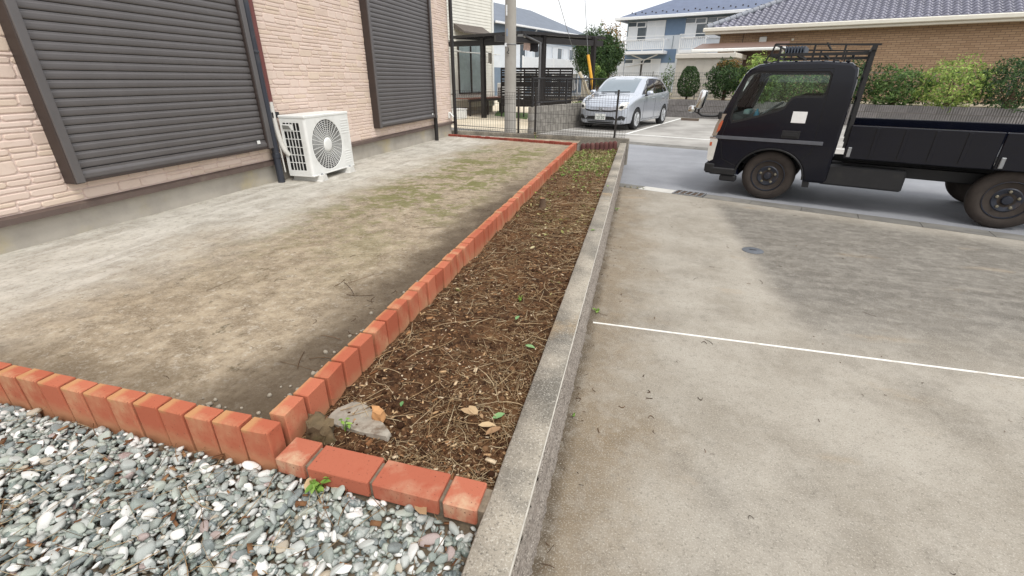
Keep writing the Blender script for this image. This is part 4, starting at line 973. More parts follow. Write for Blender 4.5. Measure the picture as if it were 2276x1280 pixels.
ST = [  # y, zbottom, half width, belt z, roof half width, top z
    (0.00, .26, .52, .62, .40, .66), (.05, .20, .66, .68, .55, .74), (.16, .17, .76, .76, .64, .83), (.40, .17, .82, .84, .70, .91), (.72, .18, .84, .90, .72, .985), (.92, .18, .845, .925, .70, 1.03),
    (1.20, .18, .847, .94, .675, 1.205), (1.50, .18, .847, .955, .645, 1.38), (1.78, .18, .847, .965, .63, 1.478), (2.1, .18, .847, .975, .62, 1.512), (2.6, .18, .847, .985, .61, 1.515), (3.1, .18, .845, .995, .60, 1.49),
    (3.5, .19, .84, 1.01, .585, 1.445), (3.72, .20, .825, 1.02, .565, 1.36), (3.86, .24, .80, 1.0, .57, 1.16), (3.95, .30, .76, .90, .62, .97), (3.995, .40, .66, .74, .55, .80)]
def ring(s):
    y, zb, w_, bz, rw, tz = s; mid = (bz + tz) / 2
    h = [(0, zb), (w_ * .8, zb), (w_ * .95, zb + .04), (w_ * .985, zb + .14), (w_ * .99, (zb + bz) * .5), (w_, bz - .1), (w_ * .985, bz - .02), (w_ * .955, bz + .012),
         ((w_ * .955 + rw) / 2 + .012, mid), (rw + .012, tz - .075), (rw - .02, tz - .03), (rw * .7, tz - .006), (0, tz)]
    return [(x, y, z) for x, z in h] + [(-x, y, z) for x, z in h[1:-1]][::-1]
def densify(ST, k=3):
    o = []
    for i in range(len(ST) - 1):
        p0, p1, p2, p3 = ST[max(i - 1, 0)], ST[i], ST[i + 1], ST[min(i + 2, len(ST) - 1)]
        for j in range(k):
            t = j / k; o.append(tuple(.5 * (2 * b + (c - a) * t + (2 * a - 5 * b + 4 * c - d) * t * t + (3 * b - a - 3 * c + d) * t ** 3) if q else b + (c - b) * t for q, (a, b, c, d) in enumerate(zip(p0, p1, p2, p3))))
    return o + [ST[-1]]
S2 = densify(ST); R0 = [ring(s) for s in S2]; rn = len(R0[0]); m = MB()
m.add([v for r_ in R0 for v in r_], [(j * rn + i, j * rn + (i + 1) % rn, (j + 1) * rn + (i + 1) % rn, (j + 1) * rn + i) for j in range(len(R0) - 1) for i in range(rn)] + [tuple(range(rn))[::-1], tuple((len(R0) - 1) * rn + i for i in range(rn))])
full = BVHTree.FromPolygons([Vector(v) for v in m.v], m.f)
cb = m.build('body', SILVER, car, smooth=45)
# cut the wheel arches
cut = MB()
for y in (.80, 3.33):
    for s in (-1, 1): cut.lathe([(.345, 0), (.345, .42)], Matrix.Translation((s * .95, y, .31)) @ Matrix.Rotation(-s * pi / 2, 4, 'Y'), 40)
co = cut.build('cutter', CBK); md_ = cb.modifiers.new('arches', 'BOOLEAN'); md_.object = co; md_.operation = 'DIFFERENCE'; md_.solver = 'EXACT'
co.parent = car; bpy.context.view_layer.update()
me2 = bpy.data.meshes.new_from_object(cb.evaluated_get(bpy.context.evaluated_depsgraph_get())); cb.modifiers.clear(); cb.data = me2
me2.materials.clear(); me2.materials.append(SILVER)
for p_ in me2.polygons: p_.material_index = 0
bpy.data.objects.remove(co)
def decal(name, poly, axis, mat, parent, off=.004, cuts=3, sgn=1, bv=full):
    """skin patch laid on the body: poly in (x,z) seen along y, (y,z) along x, or (x,y) along z"""
    bm = bmesh.new(); f_ = bm.faces.new([bm.verts.new((a, b, 0)) for a, b in poly]); bmesh.ops.triangulate(bm, faces=[f_]); bmesh.ops.subdivide_edges(bm, edges=bm.edges, cuts=cuts, use_grid_fill=True)
    bmesh.ops.triangulate(bm, faces=bm.faces)
    for v in bm.verts:
        a, b = v.co.x, v.co.y
        if axis == 'y': o, d = Vector((a, -2 if sgn > 0 else 6, b)), Vector((0, sgn, 0))
        elif axis == 'x': o, d = Vector((3 * sgn, a, b)), Vector((-sgn, 0, 0))
        else: o, d = Vector((a, b, 4)), Vector((0, 0, -1))
        h = bv.ray_cast(o, d)
        v.co = (h[0] - d * off) if h[0] else o + d * 3
    me = bpy.data.meshes.new(name); bm.to_mesh(me); bm.free(); return link(name, me, mat, parent, 180)
ws = decal('windscreen', [(-.60, 1.04), (-.3, 1.035), (.3, 1.035), (.60, 1.04), (.585, 1.2), (.555, 1.42), (.3, 1.455), (-.3, 1.455), (-.555, 1.42), (-.585, 1.2)], 'y', CWS, car, .006, 5)
MB().bar((-.45, .92, 1.045), (.1, .885, 1.06), .02).bar((.0, .915, 1.05), (.5, .90, 1.06), .02).build('wiper', CBK, ws)
for s in (1, -1):
    decal('front_window', [(1.52, .99), (2.28, 1.005), (2.28, 1.40), (2.0, 1.405), (1.80, 1.35)], 'x', CGL, car, .005, 4, s)
    decal('quarter_window', [(1.12, .985), (1.46, .99), (1.70, 1.30), (1.62, 1.27)], 'x', CGL, car, .005, 4, s)
    decal('rear_window', [(2.36, 1.005), (3.12, 1.03), (3.12, 1.36), (2.36, 1.40)], 'x', CGL, car, .005, 4, s)
    decal('rear_quarter_window', [(3.17, 1.035), (3.46, 1.06), (3.36, 1.28), (3.17, 1.35)], 'x', CGL, car, .005, 4, s)
    decal('window_frame', [(1.46, .98), (1.52, .985), (1.80, 1.36), (2.0, 1.415), (3.14, 1.37), (3.5, 1.06), (3.52, 1.10), (3.2, 1.40), (2.3, 1.435), (1.95, 1.43), (1.74, 1.36)], 'x', CBK, car, .003, 4, s)
    decal('pillar_trim', [(2.28, 1.0), (2.36, 1.0), (2.36, 1.40), (2.28, 1.40)], 'x', CBK, car, .0045, 3, s)
    hl = decal('headlight', [(s * .50, .60), (s * .62, .575), (s * .735, .64), (s * .775, .79), (s * .70, .80), (s * .56, .72)], 'y', LENS, car, .006, 4)
    decal('lamp_unit', [(s * .55, .63), (s * .66, .62), (s * .69, .70), (s * .60, .70)], 'y', CBK, hl, .009, 3)
    mi = MB().lathe([(0, -.09), (.05, -.085), (.075, -.05), (.08, 0), (.07, .06), (0, .085)], Matrix.Translation((s * .955, 1.40, 1.03)) @ Matrix.Rotation(pi / 2, 4, 'Y') @ Matrix.Diagonal((.85, 1, 1.15, 1)), 18).build('door_mirror', SILVER, car, smooth=60)
    MB().bar((s * .80, 1.42, .955), (s * .93, 1.40, .985), .06, .04, .01).build('mirror_foot', CBK, mi)
    for y in (1.98, 2.92): MB().cbox(s * .852 - .012, s * .852 + .012, y, y + .2, .86, .885, .008).build('door_handle', SILVER, car)
    dg = MB()
    for y in (1.28, 2.30, 3.22):
        pts = [(s * (w_ + .001), y + (.10 if k > 4 and y == 1.28 else 0), z) for k, (w_, z) in enumerate([(.835, .30), (.838, .45), (.84, .6), (.845, .75), (.846, .88)])]
        if y < 3.2: dg.tube(pts, .003, 4)
    dg.tube([(s * .832, .98 + .25, .28), (s * .836, 3.0, .28)], .004, 4).build('door_gap', CBK, car)
    for y in (.80, 3.33):
        Mw = Matrix.Translation((s * .755, y, .306)) @ Matrix.Rotation(s * pi / 2, 4, 'Y'); h = .09
        ty = MB().lathe([(.19, -h), (.29, -h), (.306, -h + .03), (.306, h - .03), (.29, h), (.215, h - .003), (.205, h - .02)], Mw, 36).build('tyre', CTY, car, smooth=40)
        rm = MB().lathe([(.212, h - .012), (.205, h - .001), (.198, h - .008), (.19, h - .04)], Mw, 36).build('rim', CSIL, ty, smooth=40, fix=False)
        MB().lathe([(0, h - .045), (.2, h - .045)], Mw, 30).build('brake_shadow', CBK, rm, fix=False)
        sp = MB()
        for k in range(10):
            a = 2 * pi * k / 10; a2 = a + (.16 if k % 2 else -.16)
            sp.bar(Mw @ Vector((.03 * cos(a), .03 * sin(a), h - .012)), Mw @ Vector((.2 * cos(a2), .2 * sin(a2), h - .008)), .034, .02, .006)
        sp.lathe([(.055, h - .03), (.05, h - .002), (0, h)], Mw, 20).build('spokes', CSIL, rm)
    fo = decal('fog_intake', [(s * .50, .30), (s * .72, .30), (s * .735, .38), (s * .66, .43), (s * .58, .42)], 'y', CBK, car, .005, 3)
decal('grille_line', [(-.53, .61), (-.47, .545), (-.3, .525), (.3, .525), (.47, .545), (.53, .61), (.46, .585), (.3, .565), (-.3, .565), (-.46, .585)], 'y', CBK, car, .005, 4)
decal('lower_grille', [(-.50, .30), (.50, .30), (.42, .385), (.3, .40), (-.3, .40), (-.42, .385)], 'y', CBK, car, .005, 4)
decal('lip_black', [(-.62, .205), (.62, .205), (.66, .245), (-.66, .245)], 'y', CBK, car, .006, 4)
decal('lower_trim', [(-.70, .265), (.70, .265), (.72, .285), (-.72, .285)], 'y', CBK, car, .006, 4)
fy = full.ray_cast(Vector((0, -2, .37)), Vector((0, 1, 0)))[0].y
pl = MB().cbox(-.165, .165, fy - .03, fy - .012, .30, .465, .004).build('licence_plate', PLATE, car)
def text(name, s, size, mat, parent, M):
    c = bpy.data.curves.new(name, 'FONT'); c.body = s; c.size = size; c.align_x = 'CENTER'; c.align_y = 'CENTER'; c.extrude = .0008; c.resolution_u = 3
    o = bpy.data.objects.new(name, c); COL.objects.link(o); bpy.context.view_layer.update()
    me = bpy.data.meshes.new_from_object(o.evaluated_get(bpy.context.evaluated_depsgraph_get())); bpy.data.objects.remove(o)
    me.materials.clear(); me.materials.append(mat); o = bpy.data.objects.new(name, me); COL.objects.link(o); o.parent = parent; o.matrix_local = M; return o
RX = Matrix.Rotation(pi / 2, 4, 'X')
text('plate_number', '23-20', .105, INK, pl, Matrix.Translation((.015, fy - .0315, .355)) @ RX)
text('plate_region', '\u00b7 530', .045, INK, pl, Matrix.Translation((0, fy - .0315, .435)) @ RX)
ey = full.ray_cast(Vector((0, -2, .60)), Vector((0, 1, 0)))[0].y
em = MB()
em.bar((-.026, ey - .02, .57), (-.038, ey - .012, .635), .012).bar((.026, ey - .02, .57), (.038, ey - .012, .635), .012).bar((-.03, ey - .017, .602), (.03, ey - .017, .602), .012)
Me_ = Matrix.Translation((0, ey - .014, .602)) @ Matrix.Rotation(radians(100), 4, 'X'); em.torus(Me_, .052, .005, 28, 6).build('emblem', CHROME, car)
decal('rear_lamp', [(3.80, .86), (3.93, .80), (3.93, .95), (3.84, 1.05)], 'x', simple('tail_red', srgb(70, 20, 24), .2), car, .006, 3, 1)
decal('rear_screen', [(-.5, 1.08), (.5, 1.08), (.45, 1.36), (-.45, 1.36)], 'y', CGL, car, .006, 4, -1)
# ------------------------------------------------------------------ foliage
def leaf_ramp(name, a, b, c): return mat_ramp(name, [(0, a), (.4, b), (.8, c), (1, mul(c, 1.25))], .6, .35, .25)
LDARK = leaf_ramp('leaf_dark', srgb(40, 60, 36), srgb(56, 82, 46), srgb(82, 108, 60))
LMID = leaf_ramp('leaf_mid', srgb(52, 78, 40), srgb(76, 106, 54), srgb(112, 138, 74))
LLIGHT = leaf_ramp('leaf_light', srgb(96, 126, 60), srgb(134, 160, 78), srgb(176, 192, 104))
LRED = leaf_ramp('leaf_reddish', srgb(70, 78, 40), srgb(128, 104, 56), srgb(170, 126, 66))
BARK = simple('bark', srgb(92, 74, 58), .9, .2, 14, .6, 60)
def leaves(pts, size, seed, wob=.9):
    """pts: list of (pos, outward); each leaf a small folded rhomb"""
    r_ = np.random.default_rng(seed); P = np.array([p for p, _ in pts], np.float32); O = np.array([o for _, o in pts], np.float32); n_ = len(P)
    nn = O + r_.normal(0, wob, (n_, 3)); nn /= np.linalg.norm(nn, axis=1)[:, None] + 1e-9
    a = r_.normal(0, 1, (n_, 3)); t = np.cross(nn, a); t /= np.linalg.norm(t, axis=1)[:, None] + 1e-9; b = np.cross(nn, t)
    s = (size * r_.uniform(.6, 1.35, n_))[:, None]; w_ = .42
    V4 = np.stack([P - t * s * .5, P + b * s * w_ * .5 + nn * s * .08, P + t * s * .5, P - b * s * w_ * .5 + nn * s * .08], 1).reshape(-1, 3)
    k = np.arange(n_)[:, None] * 4; T = np.concatenate([k + [0, 1, 2], k + [0, 2, 3]], 1).reshape(-1, 3); return V4, T
def blob(c, r_, n_, seed, bumps=.18, fill_=.25, lo=-1.0):
    rr = random.Random(seed); o = []; off = Vector((rr.uniform(0, 90), 0, 0))
    while len(o) < n_:
        d = Vector((rr.gauss(0, 1), rr.gauss(0, 1), rr.gauss(0, 1))).normalized()
        if d.z < lo: continue
        k = 1 + bumps * 1.6 * noise.noise(d * 2.1 + off) + bumps * noise.noise(d * 5 + off)
        if rr.random() < fill_: k *= rr.uniform(.4, .95)
        else: k *= rr.uniform(.9, 1.04)
        o.append((Vector((c[0] + d.x * r_[0] * k, c[1] + d.y * r_[1] * k, c[2] + d.z * r_[2] * k)), d))
    return o
def egg(c, r_, n_, seed, top=.75):
    """clipped topiary: straight-ish sides narrowing to a flat-topped crown"""
    rr = random.Random(seed); o = []; off = Vector((rr.uniform(0, 90), 0, 0))
    while len(o) < n_:
        cap_ = rr.random() < .14; t = rr.choice((-.96, .96)) * rr.uniform(.95, 1.04) if cap_ else rr.uniform(-1, 1); a = rr.uniform(0, 2 * pi); w_ = max(.05, 1 - max(0, t) ** 2.6 * .55) * (1 - max(0, -t) ** 3 * .65) * (1.0 - .16 * t)
        k = rr.uniform(.9, 1.05) if rr.random() > .25 else rr.uniform(.2, .95)
        if cap_: k = sqrt(rr.random())
        k *= 1 + .14 * noise.noise(Vector((cos(a) * 2.5, sin(a) * 2.5, t * 3)) + off)
        d = Vector((cos(a), sin(a), t * .6)); o.append((Vector((c[0] + cos(a) * r_[0] * w_ * k, c[1] + sin(a) * r_[1] * w_ * k, c[2] + t * r_[2])), d.normalized()))
    return o
def plant(name, label, cat, base, pts, size, mat, seed, trunk=None, group=None, tm=BARK):
    t = thing(name, label, cat, base, 0, group); v, f_ = leaves(pts, size, seed); v = v - np.array(base, np.float32)
    link('crown', tri_mesh('crown', v, f_), mat, t)
    if trunk:
        for q, rr in trunk: wb(MB().tube(q, rr, 8), 'trunk', tm, t, smooth=60)
    return t
# ------------------------------------------------------------------ block wall with railing between the lots
OLDB = simple('old_block', srgb(132, 128, 121), .95, .2, 5, .6, 60, rnd=.15, dirt=(srgb(40, 38, 36), 1.6, .92))
Pb = AZ(1172, 299, ZD); BW = thing('block_wall', 'stained grey concrete block wall between the carport and the car park', 'wall', (Pb.x, Pb.y, ZD), ROADA)
BWT = .35 - ZD; nr_ = 4; bh = BWT / nr_
bms = [MB().cbox(.0, .12, .004, .392, .003, bh - .003, .006).build('block', OLDB, BW)]
bmh = bms[0].data; bpy.data.objects.remove(bms[0])
for r_ in range(nr_):
    for k in range(21): inst('block', bmh, BW, Matrix.Translation((0, k * .4 + (.2 if r_ % 2 else 0), r_ * bh)))
MB().box(.012, .108, .01, 8.5, 0, BWT - .012).build('mortar_core', MORTAR, BW)
RLB = simple('railing_black', srgb(36, 34, 34), .45, .1, 8, metal=.2)
RA = thing('railing', 'black metal railing of slim vertical bars on top of the block wall', 'railing', (Pb.x, Pb.y, .35), ROADA)
MB().cbox(.03, .09, .12, 8.4, .72, .765, .006).cbox(.045, .075, .12, 8.4, .08, .12, .004).build('rail', RLB, RA)
me = MB().cbox(.05, .07, -.009, .009, .115, .725, .003).build('bar', RLB, RA); mm = me.data; bpy.data.objects.remove(me)
for k in range(72): inst('bar', mm, RA, Matrix.Translation((0, .2 + k * .113, 0)))
for k in range(5): MB().cbox(.03, .09, .12 + k * 2.05, .18 + k * 2.05, -.02, .74, .005).build('post', RLB, RA)
# ------------------------------------------------------------------ carport
CPB = simple('carport_black', srgb(38, 35, 35), .4, .1, 6, metal=.2)
cA, cB, cC = AD(1000, 80, 20.6), AD(1160, 68, 18.2), AD(1346, 78, 20.4); cA.z = cB.z = cC.z = 2.62; cD = cA + cC - cB
dn = Vector((0, 0, -1)); e1 = (cA - cB).normalized(); e2 = (cC - cB).normalized()
def _cp():
    n = NB('carport_panel'); tr_ = n.N.new('ShaderNodeBsdfTransparent'); tr_.inputs[0].default_value = (.62, .64, .66, 1); ms = n.N.new('ShaderNodeMixShader'); ms.inputs[0].default_value = .6
    n.done(srgb(120, 122, 126), .4); n.L(n.b.outputs[0], ms.inputs[1]); n.L(tr_.outputs[0], ms.inputs[2]); n.L(ms.outputs[0], n.N['Material Output'].inputs[0]); return n.m
CPANEL = _cp()
def under(px, D): p = AD(px, 200, D); p.z = ZD; return p
p1, p2, p3 = under(1075, 20.2), under(1205, 18.9), under(1313, 20.0)
cpt = thing('carport', 'large black metal carport with flat roof and square posts', 'carport', (p2.x, p2.y, ZD))
m = MB(); m.add([cA, cB, cC, cD, cA + dn * .05, cB + dn * .05, cC + dn * .05, cD + dn * .05], [(0, 1, 2, 3), (7, 6, 5, 4), (0, 4, 5, 1), (1, 5, 6, 2), (2, 6, 7, 3), (3, 7, 4, 0)])
wb(m, 'roof', CPANEL, cpt)
m = MB()
for a, b in ((cA, cB), (cB, cC), (cC, cD), (cD, cA)): m.bar(a + dn * .045, b + dn * .045, .06, .09)
wb(m, 'fascia', CPB, cpt)
bz = 2.36
for a, b in ((p1, p2), (p2, p3)):
    d = (b - a).normalized(); wb(MB().bar(a - d * 2.0 + Vector((0, 0, bz - ZD)), b + d * (.1 if b is p2 else .4) + Vector((0, 0, bz - ZD + .001)), .12, .19), 'beam', CPB, cpt)
for k in range(1, 8):
    a = cA.lerp(cB, k / 8) + dn * .09; b = cD.lerp(cC, k / 8) + dn * .09; wb(MB().bar(a, b, .05, .06), 'purlin', CPB, cpt)
for p in (p1, p2, p3): wb(MB().cbox(-.085, .085, -.085, .085, -.1, 3.0, .008, Matrix.Translation(p) @ Matrix.Rotation(ROADA, 4, 'Z')), 'post', CPB, cpt)
pq = AD(1201, 95, 18.55); wb(MB().tube([AD(1163, 77, 18.4), pq, Vector((pq.x, pq.y, ZD + .05))], .045, 10), 'downspout', simple('spout_grey', srgb(92, 92, 94), .4), cpt, smooth=60)
wb(MB().cbox(-.16, .16, -.06, .06, -.05, .06, .02, Matrix.Translation(AD(1160, 80, 18.5))), 'light_fitting', WHITE, cpt)
# towels drying under it
def cloth(name, label, pa_, pb_, D, mat):
    a, b = AD(pa_[0], pa_[1], D), AD(pb_[0], pb_[1], D); d = Vector((b.x - a.x, b.y - a.y, 0)); L = d.length; d.normalize(); n_ = Vector((-d.y, d.x, 0)); m = MB(); vs = []
    for j in range(9):
        for i in range(9):
            t, s = i / 8, j / 8; p = a + d * L * (t + (.06 * (t - .5) * s)) + Vector((0, 0, -(a.z - b.z) * s * (1 - .04 * sin(t * 7)))) + n_ * (.03 * sin(t * 9 + s * 2) * s); vs.append(p)
    m.add(vs, [(j * 9 + i, j * 9 + i + 1, (j + 1) * 9 + i + 1, (j + 1) * 9 + i) for j in range(8) for i in range(8)])
    vs2 = [v + n_ * .012 for v in vs]; m.add(vs2, [(j * 9 + i, (j + 1) * 9 + i, (j + 1) * 9 + i + 1, j * 9 + i + 1) for j in range(8) for i in range(8)])
    o = m.build(name, mat, None, 180, False); tag(o, label, 'laundry'); return o
cloth('towel', 'black towel drying under the carport beside a pink one', (1178, 95), (1196, 115), 18.8, simple('cloth_black', srgb(40, 38, 42), .9))
cloth('towel', 'pale pink towel drying under the carport beside a black one', (1164, 95), (1178, 112), 18.8, simple('cloth_pink', srgb(208, 184, 174), .9))
cloth('laundry', 'small grey garment hanging on the pole before the glass door house', (1085, 117), (1093, 141), 21.0, simple('cloth_grey', srgb(160, 156, 150), .9))
# ------------------------------------------------------------------ neighbour's white house
C0 = AD(1097, 200, 24.0); C0.z = ZD
SIDW = simple('white_lap_siding', srgb(220, 218, 208), .7, .04, 3, dirt=(srgb(196, 192, 180), 2, .4))
nh = thing('neighbour_house', 'white lap-sided house with curtained glass door behind the carport', 'house', C0, ROADA)
def on0(px, py):                                                     # photo point on that wall -> (v, z above base)
    P = AP(px, py, C0, U) - C0; return P.dot(V), P.z
m = MB().box(-8, -.02, -6.5, 0, .3, 6.2); m.build('wall', SIDW, nh); MB().box(-7.96, -.04, -6.46, -.04, 0, .31).build('plinth', PLINTH, nh)
m = MB(); z = .34
while z < 6.1: m.prism([(-.0215, z), (.0, z + .002), (-.012, z + .112), (-.0215, z + .114)], lambda a, b, t: (a, t, b), -6.5, 0); z += .116
m.build('siding_boards', SIDW, nh)
MB().prism([(-8.5, 6.1), (-4, 8.2), (.5, 6.1), (.5, 6.25), (-4, 8.4), (-8.5, 6.25)], lambda a, b, t: (a, t, b), -7, .5).build('roof', SHUT, nh)
v0, zt_ = on0(1017, 95); v1, _ = on0(1070, 95); _, zb_ = on0(1045, 205)
CURT = simple('curtain', srgb(226, 234, 234), .8, .08, 4); FRAME = simple('dark_window_frame', srgb(58, 52, 50), .45, .06, 8, metal=.2)
def sliding(parent, v0, v1, zb, zt, x=.0, fr=.05, fm=FRAME):
    wd = MB().cbox(x, x + .07, v0 - fr, v0, zb - fr, zt + fr, .004).cbox(x, x + .07, v1, v1 + fr, zb - fr, zt + fr, .004).cbox(x, x + .069, v0, v1, zt, zt + fr, .004).cbox(x, x + .069, v0, v1, zb - fr, zb, .004).cbox(x + .01, x + .06, (v0 + v1) / 2 - .035, (v0 + v1) / 2 + .035, zb, zt, .004).build('glass_door', fm, parent)
    for a, b in ((v0, (v0 + v1) / 2 - .035), ((v0 + v1) / 2 + .035, v1)): MB().add([(x + .03, a, zb), (x + .03, b, zb), (x + .03, b, zt), (x + .03, a, zt)], [(0, 1, 2, 3)]).build('pane', glass_mat('window_glass', (.92, .95, .95)) if 'window_glass' not in MATS else MATS['window_glass'], wd)
    m = MB(); n_ = 60; vs = []
    for i in range(n_ + 1):
        t = v0 + (v1 - v0) * i / n_; o = x + .012 + .008 * sin(i * 1.3) + .004 * sin(i * 2.9)
        vs += [(o, t, zb), (o, t, zt)]
    m.add(vs, [(2 * i, 2 * i + 2, 2 * i + 3, 2 * i + 1) for i in range(n_)]); m.build('curtain', CURT, wd, 180, False); return wd
sliding(nh, v0, v1, zb_, zt_)
a = on0(1012, 63); b = on0(1061, 73)
MB().prism([(0, b[1] + .05), (.55, b[1] - .12), (.55, b[1] - .06), (0, b[1] + .25)], lambda p, q, t: (p, t, q), a[0] - .1, v1 + .1).build('awning', simple('awning_brown', srgb(92, 84, 78), .5), nh)
MB().cbox(0, .06, -.12, .0, .3, 6.1, .01).build('corner_trim', WHITE, nh)
# deck
DK = simple('red_deck', srgb(136, 88, 70), .7, .12, 6, rnd=.1, dirt=(srgb(96, 70, 58), 7, .5)); dz = on0(1050, 216)[1]
dk = thing('wooden_deck', 'low reddish wooden deck below the curtained glass door', 'deck', C0, ROADA)
for k in range(7): MB().cbox(.06 + k * .13, .185 + k * .13, v0 - .5, v1 + .9, dz - .03, dz, .004).build('plank', DK, dk)
for yy in (v0 - .45, (v0 + v1) / 2, v1 + .3, v1 + .85): MB().cbox(.88, .95, yy, yy + .07, 0, dz - .03, .005).build('leg', FRAME, dk)
MB().cbox(.86, .96, v0 - .48, v1 + .88, dz - .13, dz - .032, .005).build('beam', FRAME, dk)
bx = thing('storage_box', 'pale blue white storage box under the end of the wooden deck', 'box', under(1019, 19.5), ROADA)
MB().cbox(-.2, .2, -.25, .25, 0, .36, .03).build('tub', WHITE, bx); MB().cbox(-.21, .21, -.26, .26, .36, .4, .01).build('lid', WHITE, bx)
lpn = thing('laundry_pole', 'white laundry pole on brackets before the curtained glass door', 'laundry pole', C0, ROADA); lz = on0(1045, 119)[1]
MB().tube([(.55, v0 - .9, lz), (.55, -.2, lz)], .018, 8).build('pole', WHITE, lpn)
for yy in (v0 - .3, v1 + .3): MB().bar((.0, yy, lz + .12), (.6, yy, lz - .02), .03).build('bracket', WHITE, lpn)
# raised strip with brick kerb before the house
ea, eb = AZ(1008, 258, ZD), AZ(1090, 245, ZD); kb = thing('brick_kerb', 'low pinkish brick kerb round the strip before the wooden deck', 'kerb', ea)
PKB = simple('pink_block', srgb(158, 134, 120), .9, .1, 9, rnd=.12); d = (eb - ea); L = d.length; d.normalize(); k = 0
while k * .21 < L:
    wb(MB().bar(ea + d * (k * .21) + Vector((0, 0, .14)), ea + d * (k * .21 + .2) + Vector((0, 0, .14)), .1, .3, .006), 'brick', PKB, kb); k += 1
# second outdoor unit
ou = thing('air_conditioner', 'small white outdoor unit at the corner of the white lap-sided house', 'air conditioner', C0 + U * .45 + V * .3, ROADA); z0 = on0(1105, 226)[1]; zz1 = on0(1105, 184)[1]
MB().cbox(-.16, .16, -.4, .4, z0, zz1, .02).build('casing', WHITE, ou)
for k in range(8):
    for j in range(2): MB().box(-.1 + j * .11, -.02 + j * .11, -.405, -.396, z0 + .08 + k * .075, z0 + .13 + k * .075).build('vent_slot', BLACKP, ou)
MB().cbox(-.14, .14, -.3, -.2, 0, z0, .01).cbox(-.14, .14, .2, .3, 0, z0, .01).build('stand', BLACKP, ou)
# ------------------------------------------------------------------ black slat fence
sa, sb = under(1114, 20.9), under(1270, 20.2); d = sb - sa; L = d.length; an = atan2(d.y, d.x)
sf = thing('slat_fence', 'black horizontal slat privacy fence behind the carport post', 'fence', sa, an)
zt_ = AD(1190, 150, 20.5).z - ZD; hs_ = [(.0, .085), (.115, .065), (.205, .065), (.295, .12), (.445, .06), (.53, .2), (.755, .06), (.84, .075), (.945, .09), (1.06, .11), (1.2, .3)]
for o, h in hs_: MB().cbox(0, L, -.012, .012, zt_ - o - h, zt_ - o, .003).build('slat', CPB, sf)
for k in range(7): MB().cbox(L * k / 6 - .025, L * k / 6 + .025, .0125, .05, 0, zt_ - .01, .003).build('post', CPB, sf)
gs = sheet('grass_verge', [tuple(under(1098, 21.5))[:2], tuple(under(1172, 19.6))[:2], tuple(under(1180, 23))[:2], tuple(under(1105, 25))[:2]], ZD + .004, simple('lawn', srgb(92, 116, 56), .9, .25, 6, .6, 60))
# ------------------------------------------------------------------ pale apartment house behind the carport
APW = simple('apartment_white', srgb(206, 212, 218), .7, .04, 2); APB = simple('apartment_slate', srgb(112, 128, 146), .7, .06, 2); ROOF1 = simple('slate_roof', srgb(104, 112, 124), .7, .08, 2, .3, 12)
GUTW = simple('gutter_white', srgb(222, 224, 226), .5, .03, 4); DGL = simple('dark_pane', srgb(78, 88, 96), .12, .1, 3, spec=.8); APP = simple('pale_panel', srgb(214, 218, 222), .6, .03, 4)
G0 = AD(1097, 48, 38.0); ez = G0.z - ZD; G0.z = ZD
ga = thing('apartment_house', 'pale two-storey apartment house with grey hip roof behind the carport', 'building', G0, ROADA); GL = 15.0
MB().box(-8, 0, 0, GL, 0, ez - .1).build('wall', APW, ga)
MB().cbox(-.004, .012, .02, GL - .02, ez - 1.0, ez - .12, .002).build('wall_band', APB, ga); MB().cbox(-.004, .012, .02, GL - .02, .3, 2.3, .002).build('wall_band', APB, ga)
o = .55; rz = 2.1
rf = MB().add([(-8 - o, -o, ez), (o, -o, ez), (o, GL + o, ez), (-8 - o, GL + o, ez), (-4, 3.6, ez + rz), (-4, GL - 3.6, ez + rz), (-8 - o, -o, ez - .12), (o, -o, ez - .12), (o, GL + o, ez - .12), (-8 - o, GL + o, ez - .12)],
              [(0, 1, 4), (1, 2, 5, 4), (2, 3, 5), (3, 0, 4, 5), (0, 6, 7, 1), (1, 7, 8, 2), (2, 8, 9, 3), (3, 9, 6, 0), (6, 9, 8, 7)]).build('roof', ROOF1, ga)
MB().cbox(o, o + .12, -o, GL + o, ez - .14, ez + .0, .02).build('gutter', GUTW, rf)
MB().bar((o + .02, 5.2, ez - .1), (.02, 5.2, ez - .8), .07).cbox(.005, .075, 5.17, 5.24, 0, ez - .75, .01).build('downpipe', GUTW, ga)
bz0 = ez - 3.35
MB().cbox(0.0125, 1.3, 2.0, GL - 1, bz0, bz0 + .16, .01).build('balcony_floor', APP, ga)
for k in range(5): MB().cbox(1.25, 1.3, 2.05 + k * 2.4, 4.38 + k * 2.4, bz0 + .17, bz0 + 1.15, .008).build('balcony_panel', APP, ga)
for k in range(6): MB().cbox(1.22, 1.32, 2.0 + k * 2.38, 2.12 + k * 2.38, 0, bz0 + 1.2, .008).build('post', GUTW, ga)
for k in range(4):
    y = 2.6 + k * 3.1
    for zz, h in ((bz0 + .2, 1.95), (.5, 1.75)):
        wn = MB().cbox(.0125, .05, y, y + 1.7, zz, zz + h, .006).build('window', GUTW, ga)
        for q in (0, 1): MB().box(.051, .056, y + .07 + q * .82, y + .79 + q * .82, zz + .07, zz + h - .07).build('pane', DGL if (k + q) % 2 else APP, wn)
    MB().cbox(.0125, .05, y + 1.95, y + 2.75, bz0 + .17, bz0 + 2.1, .006).build('door', APP, ga)
for k in range(4): MB().cbox(.05, .5, 3.2 + k * 3.0, 3.9 + k * 3.0, .62, 1.15, .03).build('outdoor_unit', GUTW, ga)
an_ = thing('tv_antenna', 'thin metal antenna on the roof of the pale apartment house', 'antenna', W(G0, -4, 3.8, ZD + ez + rz - .05), ROADA)
